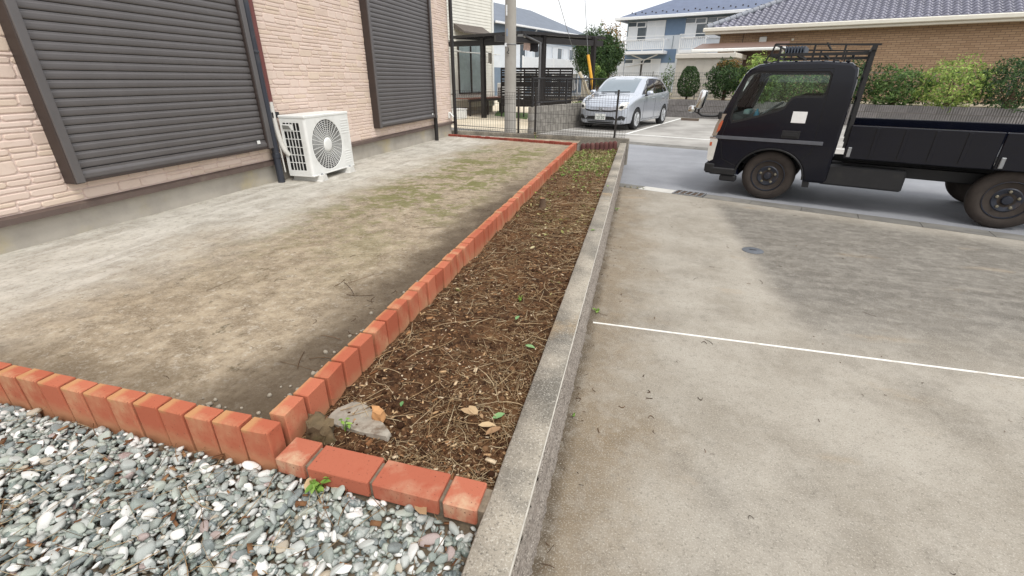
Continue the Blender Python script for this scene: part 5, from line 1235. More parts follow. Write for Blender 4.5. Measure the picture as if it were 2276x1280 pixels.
MB().tube([(0, 0, 0), (0, 0, 1.6)], .02, 6).build('mast', STEEL, an_); MB().bar((-.5, 0, 1.0), (.5, 0, 1.0), .03).bar((-.5, 0, .85), (-.5, 0, 1.2), .025).bar((.5, 0, .85), (.5, 0, 1.2), .025).build('element', STEEL, an_)
# ------------------------------------------------------------------ blue apartment house
B0 = AD(1384, 170, 37.0); B0.z = ZD
BLUE = simple('siding_blue', srgb(104, 126, 152), .65, .06, 2); BGRY = simple('siding_green_grey', srgb(116, 130, 138), .65, .05, 2)
ba = thing('apartment_house', 'blue and white two-storey apartment house with grey roof and railed balconies', 'building', B0, ROADA); BL = 20.0
def on1(px, py, out_=0.0):
    P = AP(px, py, B0 - V * out_, V) - B0; return P.dot(U), P.z
ezb = on1(1384, 42)[1]
MB().box(0, BL, 0, 8, 0, ezb).build('wall', APW, ba)
def rect1(nm, x0, y0, x1, y1, mat, d0=-.03, d1=.0, par=None, c=.004):
    ua, ub = on1(x0, (y0 + y1) / 2)[0], on1(x1, (y0 + y1) / 2)[0]; zt = (on1(x0, y0)[1] + on1(x1, y0)[1]) / 2; zb = (on1(x0, y1)[1] + on1(x1, y1)[1]) / 2
    return MB().cbox(ua, ub, d0, d1, zb, zt, c).build(nm, mat, par or ba)
k1 = lambda X, Y: (1350 + .1328 * X, .1328 * Y)
zA = on1(*k1(900, 300))[1]; u_ = lambda X, Y=600: on1(*k1(X, Y))[0]
MB().cbox(.0, BL, -.012, .0, ezb - 1.15, ezb - .02, .003).build('wall_band', BGRY, ba)
MB().cbox(u_(960), u_(1300), -.016, -.0125, ezb - 1.15, ezb - .2, .002).build('wall_panel', BLUE, ba)
zmid1, zmid0 = on1(*k1(1030, 822))[1], on1(*k1(1000, 1050))[1]
MB().cbox(.0, u_(1140, 950), -.014, .0, zmid0, zmid1, .003).build('wall_band', BLUE, ba)
for X in (1110, 1440): MB().bar((u_(X), -.018, zmid1), (u_(X), -.018, ezb - 1.2), .03).build('panel_seam', BGRY, ba)
def win1(X0, Y0, X1, Y1, dark=(0,)):
    x0, y0 = k1(X0, Y0); x1, y1 = k1(X1, Y1); w_ = rect1('window', x0, y0, x1, y1, GUTW, -.06, 0); hw = (x1 - x0) / 2
    for q in (0, 1):
        rect1('transom_pane', x0 + hw * q + 1.3, y0 + 1.6, x0 + hw * (q + 1) - .8, y0 + (y1 - y0) * .24, DGL if q in dark else APP, -.066, -.058, w_)
        rect1('shutter_panel', x0 + hw * q + 1.0, y0 + (y1 - y0) * .30, x0 + hw * (q + 1) - .6, y1 - 1.2, DGL if (q + 2) in dark else APP, -.068, -.058, w_)
win1(355, 370, 645, 690, (0, 1, 3)); win1(660, 345, 965, 690, ()); win1(1310, 300, 1655, 640, (0, 1, 3)); win1(1675, 285, 2010, 640, (0, 1))
win1(295, 990, 572, 1260, (0,)); win1(588, 985, 882, 1260, (0,)); win1(150, 1020, 275, 1260, ())
def balcony(X0, X1, Ytop, Ybot):
    ua, ub = on1(*k1(X0, Ybot), 1.0)[0], on1(*k1(X1, Ybot), 1.0)[0]; xm = (X0 + X1) / 2; zt, zb = on1(*k1(xm, Ytop), 1.0)[1], on1(*k1(xm, Ybot), 1.0)[1]
    fl = MB().cbox(ua, ub, -1.0, -.03, zb - .2, zb, .01).build('balcony', GUTW, ba)
    MB().cbox(ua, ub, -1.0, -.94, zt - .05, zt, .008).cbox(ua, ua + .05, -.94, -.03, zt - .05, zt, .008).cbox(ub - .05, ub, -.94, -.03, zt - .05, zt, .008).cbox(ua, ub, -.985, -.955, zb + .1, zb + .13, .004).build('hand_rail', GUTW, fl)
    MB().bar((ua, -1.1, zt + .16), (ub, -1.1, zt + .16), .035).bar((ua + .1, -.96, zt), (ua + .1, -1.1, zt + .18), .03).bar((ub - .1, -.96, zt), (ub - .1, -1.1, zt + .18), .03).build('drying_rail', GUTW, fl)
    n_ = int((ub - ua) / .13); b0 = MB().cbox(-.018, .018, -.985, -.955, zb + .1, zt - .04, .004).build('baluster', GUTW, fl); me = b0.data; bpy.data.objects.remove(b0)
    for k in range(n_ + 1): inst('baluster', me, fl, Matrix.Translation((ua + .03 + (ub - ua - .06) * k / n_, 0, 0)))
    for q in (0, .5, 1): MB().cbox(ua + (ub - ua - .06) * q, ua + .06 + (ub - ua - .06) * q, -1.0, -.94, zb, zt, .006).build('post', GUTW, fl)
    return ua, ub, zb, zt
uA = balcony(235, 930, 655, 850); uB = balcony(1185, 1625, 615, 830)
ym = (uA[0] + uA[1]) / 2
MB().tube([(uA[0] + .6, -.5, uA[2] - .22), (ym, -.3, uA[2] - .55), (uA[1] - .5, -.5, uA[2] - .22)], .04, 8).tube([(ym, -.3, uA[2] - .55), (ym - .1, -.2, uA[2] - .75), (.1, -.08, uA[2] - .95)], .04, 8).build('drain_pipe', GUTW, ba)
MB().cbox(u_(560, 1100), u_(585, 1100), -.09, -.062, 0, uA[2] - .6, .01).build('dark_pipe', FRAME, ba)
o = .6; rb = MB().add([(-o, -o, ezb), (BL + o, -o, ezb), (BL + o, 8 + o, ezb), (-o, 8 + o, ezb), (4.2, 4, ezb + 2.0), (BL - 4.2, 4, ezb + 2.0), (-o, -o, ezb - .1), (BL + o, -o, ezb - .1), (BL + o, 8 + o, ezb - .1), (-o, 8 + o, ezb - .1)],
              [(0, 1, 5, 4), (1, 2, 5), (2, 3, 4, 5), (3, 0, 4), (0, 6, 7, 1), (1, 7, 8, 2), (2, 8, 9, 3), (3, 9, 6, 0), (6, 9, 8, 7)]).build('roof', simple('roof_blue_grey', srgb(96, 106, 128), .65, .07, 2, .3, 10), ba)
MB().cbox(-o - .02, BL + o, -o - .13, -o, ezb - .16, ezb + .02, .02).cbox(-o - .13, -o, -o - .13, 8 + o, ezb - .16, ezb + .02, .02).build('gutter', GUTW, rb)
sg_ = MB()
for k in range(56):
    u0 = .2 + k * .36; v_ = .45 if k % 2 else .7; sg_.obb(Matrix.Translation((u0, -o + v_, ezb + v_ * 2.0 / 4.6 + .03)), .08, .05, .08)
sg_.build('snow_guard', FRAME, rb)
cloth('laundry', 'red and white garments drying on the blue apartment balcony', (1527, 70), (1540, 82), 35.8, simple('cloth_red', srgb(196, 120, 120), .9, .4, 3))
# ------------------------------------------------------------------ ribbed low wall, raised planting strip, pale mesh fence
L0 = AZ(1497, 260, ZD); RT = AP(1540, 221, L0, V).z; lw = thing('ribbed_wall', 'low grey ribbed block wall at the back of the car park', 'wall', (L0.x, L0.y, ZD), ROADA)
RIB = simple('ribbed_block', srgb(128, 124, 122), .9, .12, 5, .4, 40, rnd=.1, dirt=(srgb(84, 78, 74), 2.5, .6)); hh = (RT - ZD) / 3
rbm = MB().box(.003, .397, .03, .15, .003, hh - .012)
for k in range(6): rbm.cbox(.012 + k * .065, .052 + k * .065, .0, .0295, .003, hh - .012, .006)
o_ = rbm.build('ribbed_block', RIB, lw); me = o_.data; bpy.data.objects.remove(o_)
for r_ in range(3):
    for k in range(-12, 38): inst('ribbed_block', me, lw, Matrix.Translation((k * .4, 0, r_ * hh)))
MB().box(-4.8, 15.2, .04, .14, 0, RT - ZD - .03).build('mortar_core', MORTAR, lw)
strip = sheet('planting_strip', [tuple(W(L0, u, v, 0))[:2] for u, v in ((-4.8, .14), (40, .14), (40, 40), (-4.8, 40))], RT - .03, simple('strip_soil', srgb(150, 140, 120), .95, .2, 3, .5, 40, dirt=(srgb(96, 104, 60), 2, .5)))
pf = thing('pale_mesh_fence', 'pale grey mesh fence behind the shrubs on the ribbed wall', 'fence', (L0.x, L0.y, RT), ROADA); PFM = simple('fence_grey', srgb(128, 130, 130), .5, .05, 9, metal=.2)
fh = AP(1560, 160, L0 + V * .9, V).z - RT; m = MB()
for k in range(int(18 / .1)): m.box(-3.5 + k * .1 - .0045, -3.5 + k * .1 + .0045, .95, .958, .05, fh)
for q in range(8): m.box(-3.5, 14.5, .958, .966, .08 + (fh - .12) * q / 7, .095 + (fh - .12) * q / 7)
m.build('wire_panel', PFM, pf, fix=False)
for k in range(10): MB().cbox(-3.52 + k * 2, -3.48 + k * 2, .97, 1.01, -.02, fh + .03, .004).build('post', PFM, pf)
st_ = thing('wheel_stop', 'dark brown wheel stop lying in the empty parking bay', 'wheel stop', AZ(1533, 268, ZD), ROADA)
MB().prism([(-.07, 0), (.07, 0), (.05, .09), (-.05, .09)], lambda a, b, t: (t, a, b), -.34, .34).build('stop_block', simple('stop_brown', srgb(92, 80, 70), .9, .15, 8), st_)
for s in (-1, 1): MB().cbox(s * .33 - .02, s * .33 + .02, -.052, .052, .088, .094, .002).build('end_plate', simple('stop_yellow', srgb(150, 136, 100), .8) if s < 0 else MATS['stop_yellow'], st_)
# shed
S0 = AD(1496, 200, 23.6); S0.z = RT - .03; BEI = simple('shed_beige', srgb(190, 184, 174), .6, .04, 3); BEI2 = simple('shed_lip', srgb(206, 200, 190), .6, .04, 3)
sd = thing('garden_shed', 'beige metal garden shed with a pale flat roof lip behind the mesh fence', 'shed', S0, ROADA)
su = lambda px, py: (lambda P: (P.dot(U), P.z))(AP(px, py, S0, V) - S0)
sw, shh = su(1622, 170)[0], su(1545, 119)[1]
MB().box(0, sw, .0, 2.4, 0, shh - .2).build('body', BEI, sd); MB().cbox(-.08, sw + .12, -.12, 2.5, shh - .2, shh, .02).build('roof_lip', BEI2, sd)
for k in range(7): MB().cbox(sw * k / 6 - .02, sw * k / 6 + .02, -.018, -.0005, .02, shh - .21, .005).build('panel_rib', BEI, sd)
# ------------------------------------------------------------------ tiled brick house
def mat_brickwall():
    n = NB('tan_brick'); X, Y, Z = n.xyz(); cb_ = n.N.new('ShaderNodeCombineXYZ'); n.L(X, cb_.inputs[0]); n.L(Z, cb_.inputs[1])
    b = n.N.new('ShaderNodeTexBrick'); n.L(cb_.outputs[0], b.inputs['Vector']); b.inputs['Scale'].default_value = 1.0; b.inputs['Brick Width'].default_value = .3; b.inputs['Row Height'].default_value = .085
    b.inputs['Mortar Size'].default_value = .009; b.inputs['Color1'].default_value = srgb(178, 150, 122) + (1,); b.inputs['Color2'].default_value = srgb(160, 132, 106) + (1,); b.inputs['Mortar'].default_value = srgb(120, 102, 88) + (1,)
    n.bump(b.outputs['Fac'], .3, .01); return n.done(b.outputs['Color'], .85, 0, .3)
TB = mat_brickwall(); K0 = AD(1589, 150, 26.0); K0.z = RT - .03
kh = thing('brick_house', 'single-storey tan brick house with grey wavy tiled roof and cream gutter', 'house', K0, ROADA)
ku = lambda px, py, o=0.0: (lambda P: (P.dot(U), P.z))(AP(px, py, K0 - V * o, V) - K0)
ke = ku(1640, 62, .6)[1]; KL = 15.0
MB().box(0, KL, 0, 9, 0, ke + .05).build('wall', TB, kh)
CRM = simple('cream_gutter', srgb(214, 210, 198), .5, .03, 4)
o = .6; sl_ = .46; dpt = 4.6
rf = MB().add([(-o, -o, ke), (KL + o, -o, ke), (KL + o - dpt, dpt - o, ke + dpt * sl_), (dpt - o, dpt - o, ke + dpt * sl_), (-o, 9 + o, ke), (KL + o, 9 + o, ke), (-o, -o, ke - .1), (KL + o, -o, ke - .1), (KL + o, 9 + o, ke - .1), (-o, 9 + o, ke - .1)],
              [(0, 1, 2, 3), (0, 3, 4), (1, 5, 2), (4, 3, 2, 5), (0, 6, 7, 1), (1, 7, 8, 5), (5, 8, 9, 4), (4, 9, 6, 0), (6, 9, 8, 7)]).build('roof', simple('tile_under', srgb(70, 72, 82), .7), kh)
MB().cbox(-o - .12, KL + o, -o - .14, -o - .01, ke - .12, ke + .06, .03).cbox(-o - .02, KL + o, -o - .02, -o + .3, ke - .22, ke - .121, .01).build('gutter', CRM, rf)
TILE = simple('glazed_tile', srgb(112, 112, 126), .3, .08, 4, spec=.6, rnd=.12)
tw, tl = .30, .30; tv = []; prof = [(t / 10, .045 * (sin(2 * pi * (t / 10) - .6)) ) for t in range(11)]
tm_ = MB(); vs = []
for s in (0, 1):
    for a, h in prof: vs.append((a * tw * 1.02, s * tl * 1.12, h + (.05 if s == 0 else .015)))
for a, h in prof: vs.append((a * tw * 1.02, 0, h + .018))
tm_.add(vs, [(i, i + 1, 12 + i, 11 + i) for i in range(10)] + [(22 + i, 23 + i, 1 + i, i) for i in range(10)])
tme = tm_.build('tile', TILE, kh, 180, False); tdat = tme.data; bpy.data.objects.remove(tme); cs = sqrt(1 + sl_ * sl_); ang_ = math.atan(sl_); tl_p = tl / cs
TT_ = []
for r_ in range(int(dpt / tl_p) + 1):
    for k in range(int((KL + 2 * o) / tw) + 1):
        u0, vv_ = -o + k * tw, r_ * tl_p
        if u0 < -o + vv_ - .1 or u0 + tw > KL + o - vv_ + .1 or vv_ + tl_p > dpt: continue
        Mt = Matrix.Translation((u0, -o + vv_, ke + vv_ * sl_ + .02)) @ Matrix.Rotation(ang_, 4, 'X')
        P = K0 + Matrix.Rotation(ROADA, 3, 'Z') @ Mt.translation; q = PJ(P); TT_.append(((1 / q[2]) if 0 < q[0] < 2276 and q[1] > 0 else 0, Mt))
TT_.sort(key=lambda a: -a[0])
for _, Mt in TT_[:300]: inst('tile', tdat, rf, Mt)
if len(TT_) > 300:
    pv, pt = np_of(tdat); vv_, tt_ = join_np([(pv, pt)], [(0, np.array(Mt)) for _, Mt in TT_[300:]]); tag(link('tiles', tri_mesh('tiles', vv_, tt_), TILE, rf, 180), kind='stuff')
m = MB()
for k in range(22):
    t0, t1 = k / 22, (k + 1) / 22; a = Vector((-o, -o, ke + .08)).lerp(Vector((dpt - o, dpt - o, ke + dpt * sl_ + .08)), t0); b = Vector((-o, -o, ke + .08)).lerp(Vector((dpt - o, dpt - o, ke + dpt * sl_ + .08)), t1)
    m.tube([a, a.lerp(b, .12), b], [.15, .13, .13], 10)
m.build('hip_ridge', simple('ridge_tile', srgb(128, 132, 140), .45, .08, 5), rf, smooth=60)
vx, vz_ = ku(1696, 89); ven = MB().cbox(vx - .16, vx + .16, -.12, -.004, vz_ - .16, vz_ + .14, .03).build('vent_hood', WHITE, kh)
vx, vz_ = ku(1762, 88); MB().cbox(vx - .05, vx + .05, -.08, -.004, vz_ - .05, vz_ + .05, .02).build('vent_cap', CRM, kh)
vx, _ = ku(1651, 90); MB().cbox(vx - .015, vx + .015, -.006, -.0005, .1, ke - .02, .002).build('wall_joint', FRAME, kh)
# lean-to roof before it
T0 = AD(1540, 111, 24.6); te = thing('lean_to', 'brown lean-to roof with white gutter and posts before the tan brick house', 'canopy', (T0.x, T0.y, RT - .03), ROADA); th_ = T0.z - RT + .03
tL = (AP(1745, 104, T0, V) - T0).dot(U); BRN = simple('brown_canopy', srgb(112, 90, 80), .5, .06, 4)
MB().add([(0, 0, th_), (tL, 0, th_), (tL, 1.6, th_ + .3), (0, 1.6, th_ + .3), (0, 0, th_ + .05), (tL, 0, th_ + .05), (tL, 1.6, th_ + .35), (0, 1.6, th_ + .35)], [(0, 3, 2, 1), (4, 5, 6, 7), (0, 1, 5, 4), (1, 2, 6, 5), (2, 3, 7, 6), (3, 0, 4, 7)]).build('roof', BRN, te)
MB().cbox(-.05, tL + .05, -.12, -.002, th_ - .1, th_ + .03, .03).build('gutter', WHITE, te)
for k in (0.1, .5, 1): MB().cbox(tL * k - .09, tL * k - .02, .0, .07, 0, th_ - .002, .008).build('post', WHITE, te)
MB().box(tL * .45, tL - .1, 1.4, 1.45, 0, th_ + .2).build('back_screen', BRN, te)
# ------------------------------------------------------------------ shrubs and trees
def up(p, h): return Vector((p.x, p.y, p.z + h))
def shrub(name, label, px0, px1, py0, py1, D, mat, n_, sz, seed, fn=egg, stem=.2, base=None, grp=None, bumps=.2):
    z0 = RT - .03 if base is None else base; D = (AP((px0 + px1) / 2, 200, L0 + V * (.55 + D - 22.0), V) - CAM).dot(_fh); c = AD((px0 + px1) / 2, (py0 + py1) / 2, D); rx = (px1 - px0) / 2 * D / 1105; rz_ = (AD(0, py0, D).z - AD(0, py1, D).z) / 2
    c.z = (AD((px0 + px1) / 2, py0, D).z + AD((px0 + px1) / 2, py1, D).z) / 2
    pts = egg(c, (rx, rx, rz_), n_, seed) if fn is egg else blob(c, (rx, rx * .9, rz_), n_, seed, bumps)
    b = Vector((c.x, c.y, z0)); r_ = random.Random(seed); tk = [([up(b, -.02), Vector((c.x + .02, c.y, c.z - rz_ * .6)), Vector((c.x, c.y, c.z + rz_ * .2))], [.05 * rx / .5 + .01, .04 * rx / .5, .015])]
    for k in range(5):
        a = r_.uniform(0, 6.28); tk.append(([Vector((c.x, c.y, c.z - rz_ * .8)), c + Vector((cos(a) * rx * .7, sin(a) * rx * .7, rz_ * r_.uniform(-.2, .6)))], [.02, .006]))
    return plant(name, label, 'shrub', b, pts, sz, mat, seed, tk, grp)
shrub('topiary_shrub', 'dark clipped egg-shaped shrub standing before the beige shed', 1509, 1553, 148, 214, 22.0, LDARK, 5200, .075, 1)
shrub('shrub', 'loose dark glossy shrub with ragged outline beside the clipped egg-shaped one', 1578, 1652, 140, 212, 22.0, LDARK, 5600, .095, 2, blob, bumps=.35)
shrub('shrub', 'reddish new growth topping the loose dark shrub', 1598, 1642, 133, 156, 22.1, LRED, 900, .085, 3, blob, bumps=.3)
shrub('shrub', 'tall light green shrub rising above the black truck cab', 1640, 1752, 126, 230, 22.3, LLIGHT, 7000, .10, 4, blob, bumps=.4)
shrub('shrub', 'dense mid green shrub seen through the truck cab windows', 1668, 1745, 160, 240, 21.9, LMID, 5000, .085, 5, blob, bumps=.2)
shrub('shrub', 'thin sparse shrub growing behind the tail of the silver car', 1468, 1494, 148, 226, 22.2, LMID, 800, .085, 6, blob, bumps=.5)
for k, (x0, x1, y0, y1, mt, lb) in enumerate(((1745, 1830, 150, 240, LMID, 'rounded green shrub behind the truck cab and its rack'), (1838, 1935, 138, 238, LDARK, 'broad dark shrub behind the truck headboard'), (1945, 2040, 150, 245, LMID, 'green shrub behind the middle of the truck bed'),
      (2055, 2180, 135, 245, LLIGHT, 'pale green bushy shrub behind the rear half of the truck bed'), (2190, 2330, 128, 245, LDARK, 'large dark shrub past the tail of the truck bed'))):
    shrub('shrub', lb, x0, x1, y0, y1, 22.0, mt, 4200, .1, 30 + k, blob, bumps=.3)
# big round tree behind the carport
tb = under(1330, 31.0); c = AD(1328, 122, 31.0); pts = []
rr = random.Random(9)
for k in range(26):
    a, b = rr.uniform(0, 6.28), rr.uniform(-.8, .9); q = Vector((cos(a) * cos(b) * .95, sin(a) * cos(b) * .95, sin(b) * 1.0)); pts += blob(c + q * 1.0, (.6, .6, .52), 700, 50 + k, .3)
pts += blob(c, (1.3, 1.3, 1.5), 5000, 90, .25)
plant('tree', 'big round dark green tree standing behind the carport', 'tree', tb, pts, .13, LDARK, 7, [([tb, up(tb, 1.2), c], [.16, .13, .06]), ([up(tb, 1.2), c + Vector((.6, 0, .5))], [.07, .02]), ([up(tb, 1.2), c + Vector((-.6, .2, .6))], [.07, .02])])
t2 = under(1352, 44.0); c2 = AD(1354, 122, 44); plant('tree', 'olive and orange tinted tree peeping out behind the round tree', 'tree', t2, blob(c2, (1.4, 1.4, 2.2), 3000, 61, .4), .2, LRED, 8, [([t2, c2], [.15, .06])])
for nm, x, y0, y1, D, mt, sd_, lb in (('plant', 1327, 147, 190, 21.5, LLIGHT, 71, 'bright green pointed plant behind the railing beside the yellow guard'), ('plant', 1337, 157, 190, 21.3, LMID, 72, 'smaller green pointed plant behind the railing near the car')):
    c = AD(x, (y0 + y1) / 2, D); b = under(x, D); plant(nm, lb, 'plant', b, blob(c, (.16, .16, (AD(x, y0, D).z - AD(x, y1, D).z) / 2), 900, sd_, .35), .09, mt, sd_, [([b, c], [.03, .01])])
for k, x in enumerate((1276, 1290)):
    b = under(x, 21 + k); c = up(b, .28); plant('shrub', ('low yellow green shrub behind the railing at the end of the slat fence', 'low yellow green shrub behind the railing under the cream guard')[k], 'shrub', b, blob(c, (.35, .35, .3), 900, 80 + k, .3), .09, LLIGHT, 80 + k, [([b, c], [.02, .01])])
# ------------------------------------------------------------------ litter on the soil
STRAW = mat_ramp('dry_straw', [(0, srgb(96, 70, 48)), (.25, srgb(146, 116, 84)), (.5, srgb(184, 158, 120)), (.75, srgb(206, 188, 154)), (1, srgb(120, 90, 62))], .9, .15)
CHIP = mat_ramp('wood_chips', [(0, srgb(120, 82, 54)), (.3, srgb(170, 130, 92)), (.55, srgb(206, 178, 138)), (.8, srgb(226, 210, 182)), (1, srgb(140, 104, 78))], .9, .15)
CLOD = mat_ramp('soil_clods', [(0, srgb(48, 32, 22)), (.4, srgb(74, 50, 34)), (.75, srgb(104, 76, 54)), (1, srgb(134, 104, 76))], .95, .1)
CLIP = mat_ramp('green_clippings', [(0, srgb(92, 92, 50)), (.25, srgb(136, 136, 82)), (.5, srgb(172, 160, 114)), (.72, srgb(196, 184, 146)), (.86, srgb(124, 98, 68)), (1, srgb(120, 130, 70))], .85, .2)
WLEAF = leaf_ramp('weed_leaf', srgb(92, 128, 52), srgb(120, 158, 66), srgb(150, 184, 88))
DLEAF = mat_ramp('dead_leaves', [(0, srgb(124, 90, 62)), (.35, srgb(170, 136, 98)), (.7, srgb(204, 180, 142)), (1, srgb(146, 112, 82))], .85, .2)
def P3(v, f_): return np.array(v, np.float32), np.array(f_, np.int32)
def stick_proto(bend):
    v = []
    for k, t in enumerate((-.5, -.15, .2, .5)):
        o = bend * (.25 - t * t) * 2
        for q in range(3): v.append((t, o + .5 * cos(2.094 * q), .5 * sin(2.094 * q)))
    f_ = []
    for k in range(3):
        for q in range(3): a, b = k * 3 + q, k * 3 + (q + 1) % 3; f_ += [(a, a + 3, b), (b, a + 3, b + 3)]
    return v, f_ + [(0, 1, 2), (9, 11, 10)]
sticks = [P3(*stick_proto(0)), None, None]
def stick(M3, L, wd, bend, r_):
    pass
def stick_m(x, y, z, L, wd, yaw, pit):
    M = Matrix.Translation((x, y, z)) @ Matrix.Rotation(yaw, 4, 'Z') @ Matrix.Rotation(pit, 4, 'Y'); return np.array(M) @ np.diag([L, wd, wd, 1])
bent = []
for b in (0, .35, -.5, .8, -1.0):      # bends are fractions of the length; undo the width scale by baking at a nominal 1:40
    v, f_ = stick_proto(0); v = [(a, bq + 40 * b * .12 * (.25 - a * a) * 4, c) for a, bq, c in v]; bent.append(P3(v, f_))
cb_ = MB().box(-.5, .5, -.5, .5, -.5, .5); chip = P3(*np_of(link('tmp', (lambda me: (me.from_pydata(cb_.v, [], cb_.f), me)[1])(bpy.data.meshes.new('tmp'))).data)); bpy.data.objects.remove(bpy.data.objects['tmp'])
lv = [(-.5, 0, 0), (-.25, .2, .05), (.1, .24, .07), (.35, .13, .04), (.55, 0, -.03), (.35, -.13, .05), (.1, -.24, .09), (-.25, -.2, .06), (0, 0, -.02), (.25, 0, -.015), (-.25, 0, -.01)]
lf_ = [(0, 10, 1), (10, 2, 1), (10, 8, 2), (8, 9, 2), (9, 3, 2), (9, 4, 3), (0, 7, 10), (10, 7, 6), (10, 6, 8), (8, 6, 9), (9, 6, 5), (9, 5, 4)]
leafp = P3(lv, lf_)
rnd = random.Random(77)
def bed_pt(pw=1.0):
    while True:
        y = .12 + 7.9 * rnd.random() ** pw; x = rnd.uniform(-.018, .675)
        if y < bed_end(x) - .08: return x, y
S, Cc, Dd, Ll, Gg = [], [], [], [], []
for k in range(12500):
    x, y = bed_pt(1.5); fl = noise.noise((x * 3, y * 1.6, 9))
    if fl < -.25 and rnd.random() < .75: continue
    L = min(.14, rnd.lognormvariate(math.log(.026), .65)); S.append((rnd.randrange(5), stick_m(x, y, soil_z(x, y) + rnd.uniform(.001, .009), L, min(L / 14, rnd.uniform(.0009, .0027)), rnd.uniform(0, 6.28), rnd.gauss(0, .14))))
for k in range(5200):
    x, y = bed_pt(1.6); fl = noise.noise((x * 2.5, y * 1.4, 3)) + (.25 if y < .8 or x > .55 else 0)
    if fl < -.1 and rnd.random() < .8: continue
    s = min(.022, rnd.lognormvariate(math.log(.0045), .5)); M = Matrix.Translation((x, y, soil_z(x, y) + s * .2)) @ Matrix.Rotation(rnd.uniform(0, 6.28), 4, 'Z') @ Matrix.Rotation(rnd.gauss(0, .3), 4, 'X')
    Cc.append((0, np.array(M) @ np.diag([s * rnd.uniform(1, 2.4), s * rnd.uniform(.5, .9), s * rnd.uniform(.15, .4), 1])))
for k in range(6000):
    x, y = bed_pt(1.5); s = min(.016, rnd.lognormvariate(math.log(.0042), .55)); M = Matrix.Translation((x, y, soil_z(x, y) + s * .2)) @ Matrix.Rotation(rnd.uniform(0, 6.28), 4, 'Z') @ Matrix.Rotation(rnd.uniform(0, 3), 4, 'X'); Dd.append((rnd.randrange(10), np.array(M) * np.array([[s] * 3 + [1]] * 3 + [[1] * 4])))
for k in range(260):
    x, y = bed_pt(1.3); s = rnd.uniform(.008, .02) * (1.3 if y < .7 else 1); M = Matrix.Translation((x, y, soil_z(x, y) + .006)) @ Matrix.Rotation(rnd.uniform(0, 6.28), 4, 'Z') @ Matrix.Rotation(rnd.gauss(0, .45), 4, 'X') @ Matrix.Rotation(rnd.gauss(0, .3), 4, 'Y'); Ll.append((0, np.array(M) * np.array([[s] * 3 + [1]] * 3 + [[1] * 4])))
for k in range(6500):
    y = rnd.gauss(6.5, .75) if rnd.random() < .72 else rnd.gauss(3.6, .8); x = rnd.uniform(-.01, .67)
    if not .3 < y < bed_end(x) - .05: continue
    if y < 5.2 and (rnd.random() < .45 or noise.noise((x * 4, y * 2, 1)) < 0): continue
    if rnd.random() < .45:
        s = rnd.uniform(.014, .042); M = Matrix.Translation((x, y, soil_z(x, y) + rnd.uniform(.003, .03))) @ Matrix.Rotation(rnd.uniform(0, 6.28), 4, 'Z') @ Matrix.Rotation(rnd.gauss(0, .4), 4, 'X') @ Matrix.Rotation(rnd.gauss(0, .35), 4, 'Y'); Gg.append((5, np.array(M) * np.array([[s] * 3 + [1]] * 3 + [[1] * 4])))
    else:
        L = rnd.uniform(.02, .1); Gg.append((rnd.randrange(5), stick_m(x, y, soil_z(x, y) + rnd.uniform(.002, .03), L, rnd.uniform(.001, .003), rnd.uniform(0, 6.28), rnd.gauss(0, .2))))
for k in range(1150):
    y = rnd.gauss(3.3, .7) if rnd.random() < .4 else .3 + 6 * rnd.random() ** 1.4; x = rnd.uniform(0, .66) if rnd.random() < .6 else .67 - abs(rnd.gauss(0, .12))
    if not (.15 < y < bed_end(x) - .1 and 0 < x < .672): continue
    S.append((rnd.randrange(5), stick_m(x, y, soil_z(x, y) + rnd.uniform(.006, .02), rnd.uniform(.05, .17), rnd.uniform(.0016, .0034), rnd.uniform(0, 6.28), rnd.gauss(0, .12))))
Wv = []
for k in range(900):
    y = rnd.gauss(6.0, .9); x = rnd.uniform(.0, .66)
    if not 3.0 < y < bed_end(x) - .06 or noise.noise((x * 4, y * 2.5, 6)) < -.05: continue
    s = rnd.uniform(.016, .04); M = Matrix.Translation((x, y, soil_z(x, y) + rnd.uniform(.015, .045))) @ Matrix.Rotation(rnd.uniform(0, 6.28), 4, 'Z') @ Matrix.Rotation(rnd.gauss(0, .4), 4, 'X') @ Matrix.Rotation(rnd.gauss(0, .3), 4, 'Y'); Wv.append((0, np.array(M) * np.array([[s] * 3 + [1]] * 3 + [[1] * 4])))
def stuff(name, protos_, items, mat, parent, smooth=None):
    v, t = join_np(protos_, items); return tag(link(name, tri_mesh(name, v, t), mat, parent, smooth), kind='stuff')
stuff('twig_litter', bent, S, STRAW, soil); stuff('wood_chip_litter', [chip], Cc, CHIP, soil)
tiny = []
for k in range(10):
    bm = bmesh.new(); bmesh.ops.create_icosphere(bm, subdivisions=1, radius=1.0); r_ = random.Random(k)
    for v in bm.verts: v.co *= r_.uniform(.65, 1.1)
    tiny.append(P3([v.co[:] for v in bm.verts], [[q.index for q in f_.verts] for f_ in bm.faces])); bm.free()
stuff('soil_clods', tiny, Dd, CLOD, soil); stuff('leaf_litter', [leafp], Ll, DLEAF, soil); stuff('weed_cover', [leafp], Wv, WLEAF, soil); stuff('plant_clippings', bent + [leafp], Gg, CLIP, soil)
BARKM = mat_ramp('bark_bits', [(0, srgb(84, 56, 40)), (.4, srgb(120, 86, 60)), (.75, srgb(150, 116, 84)), (1, srgb(178, 150, 116))], .9, .15)
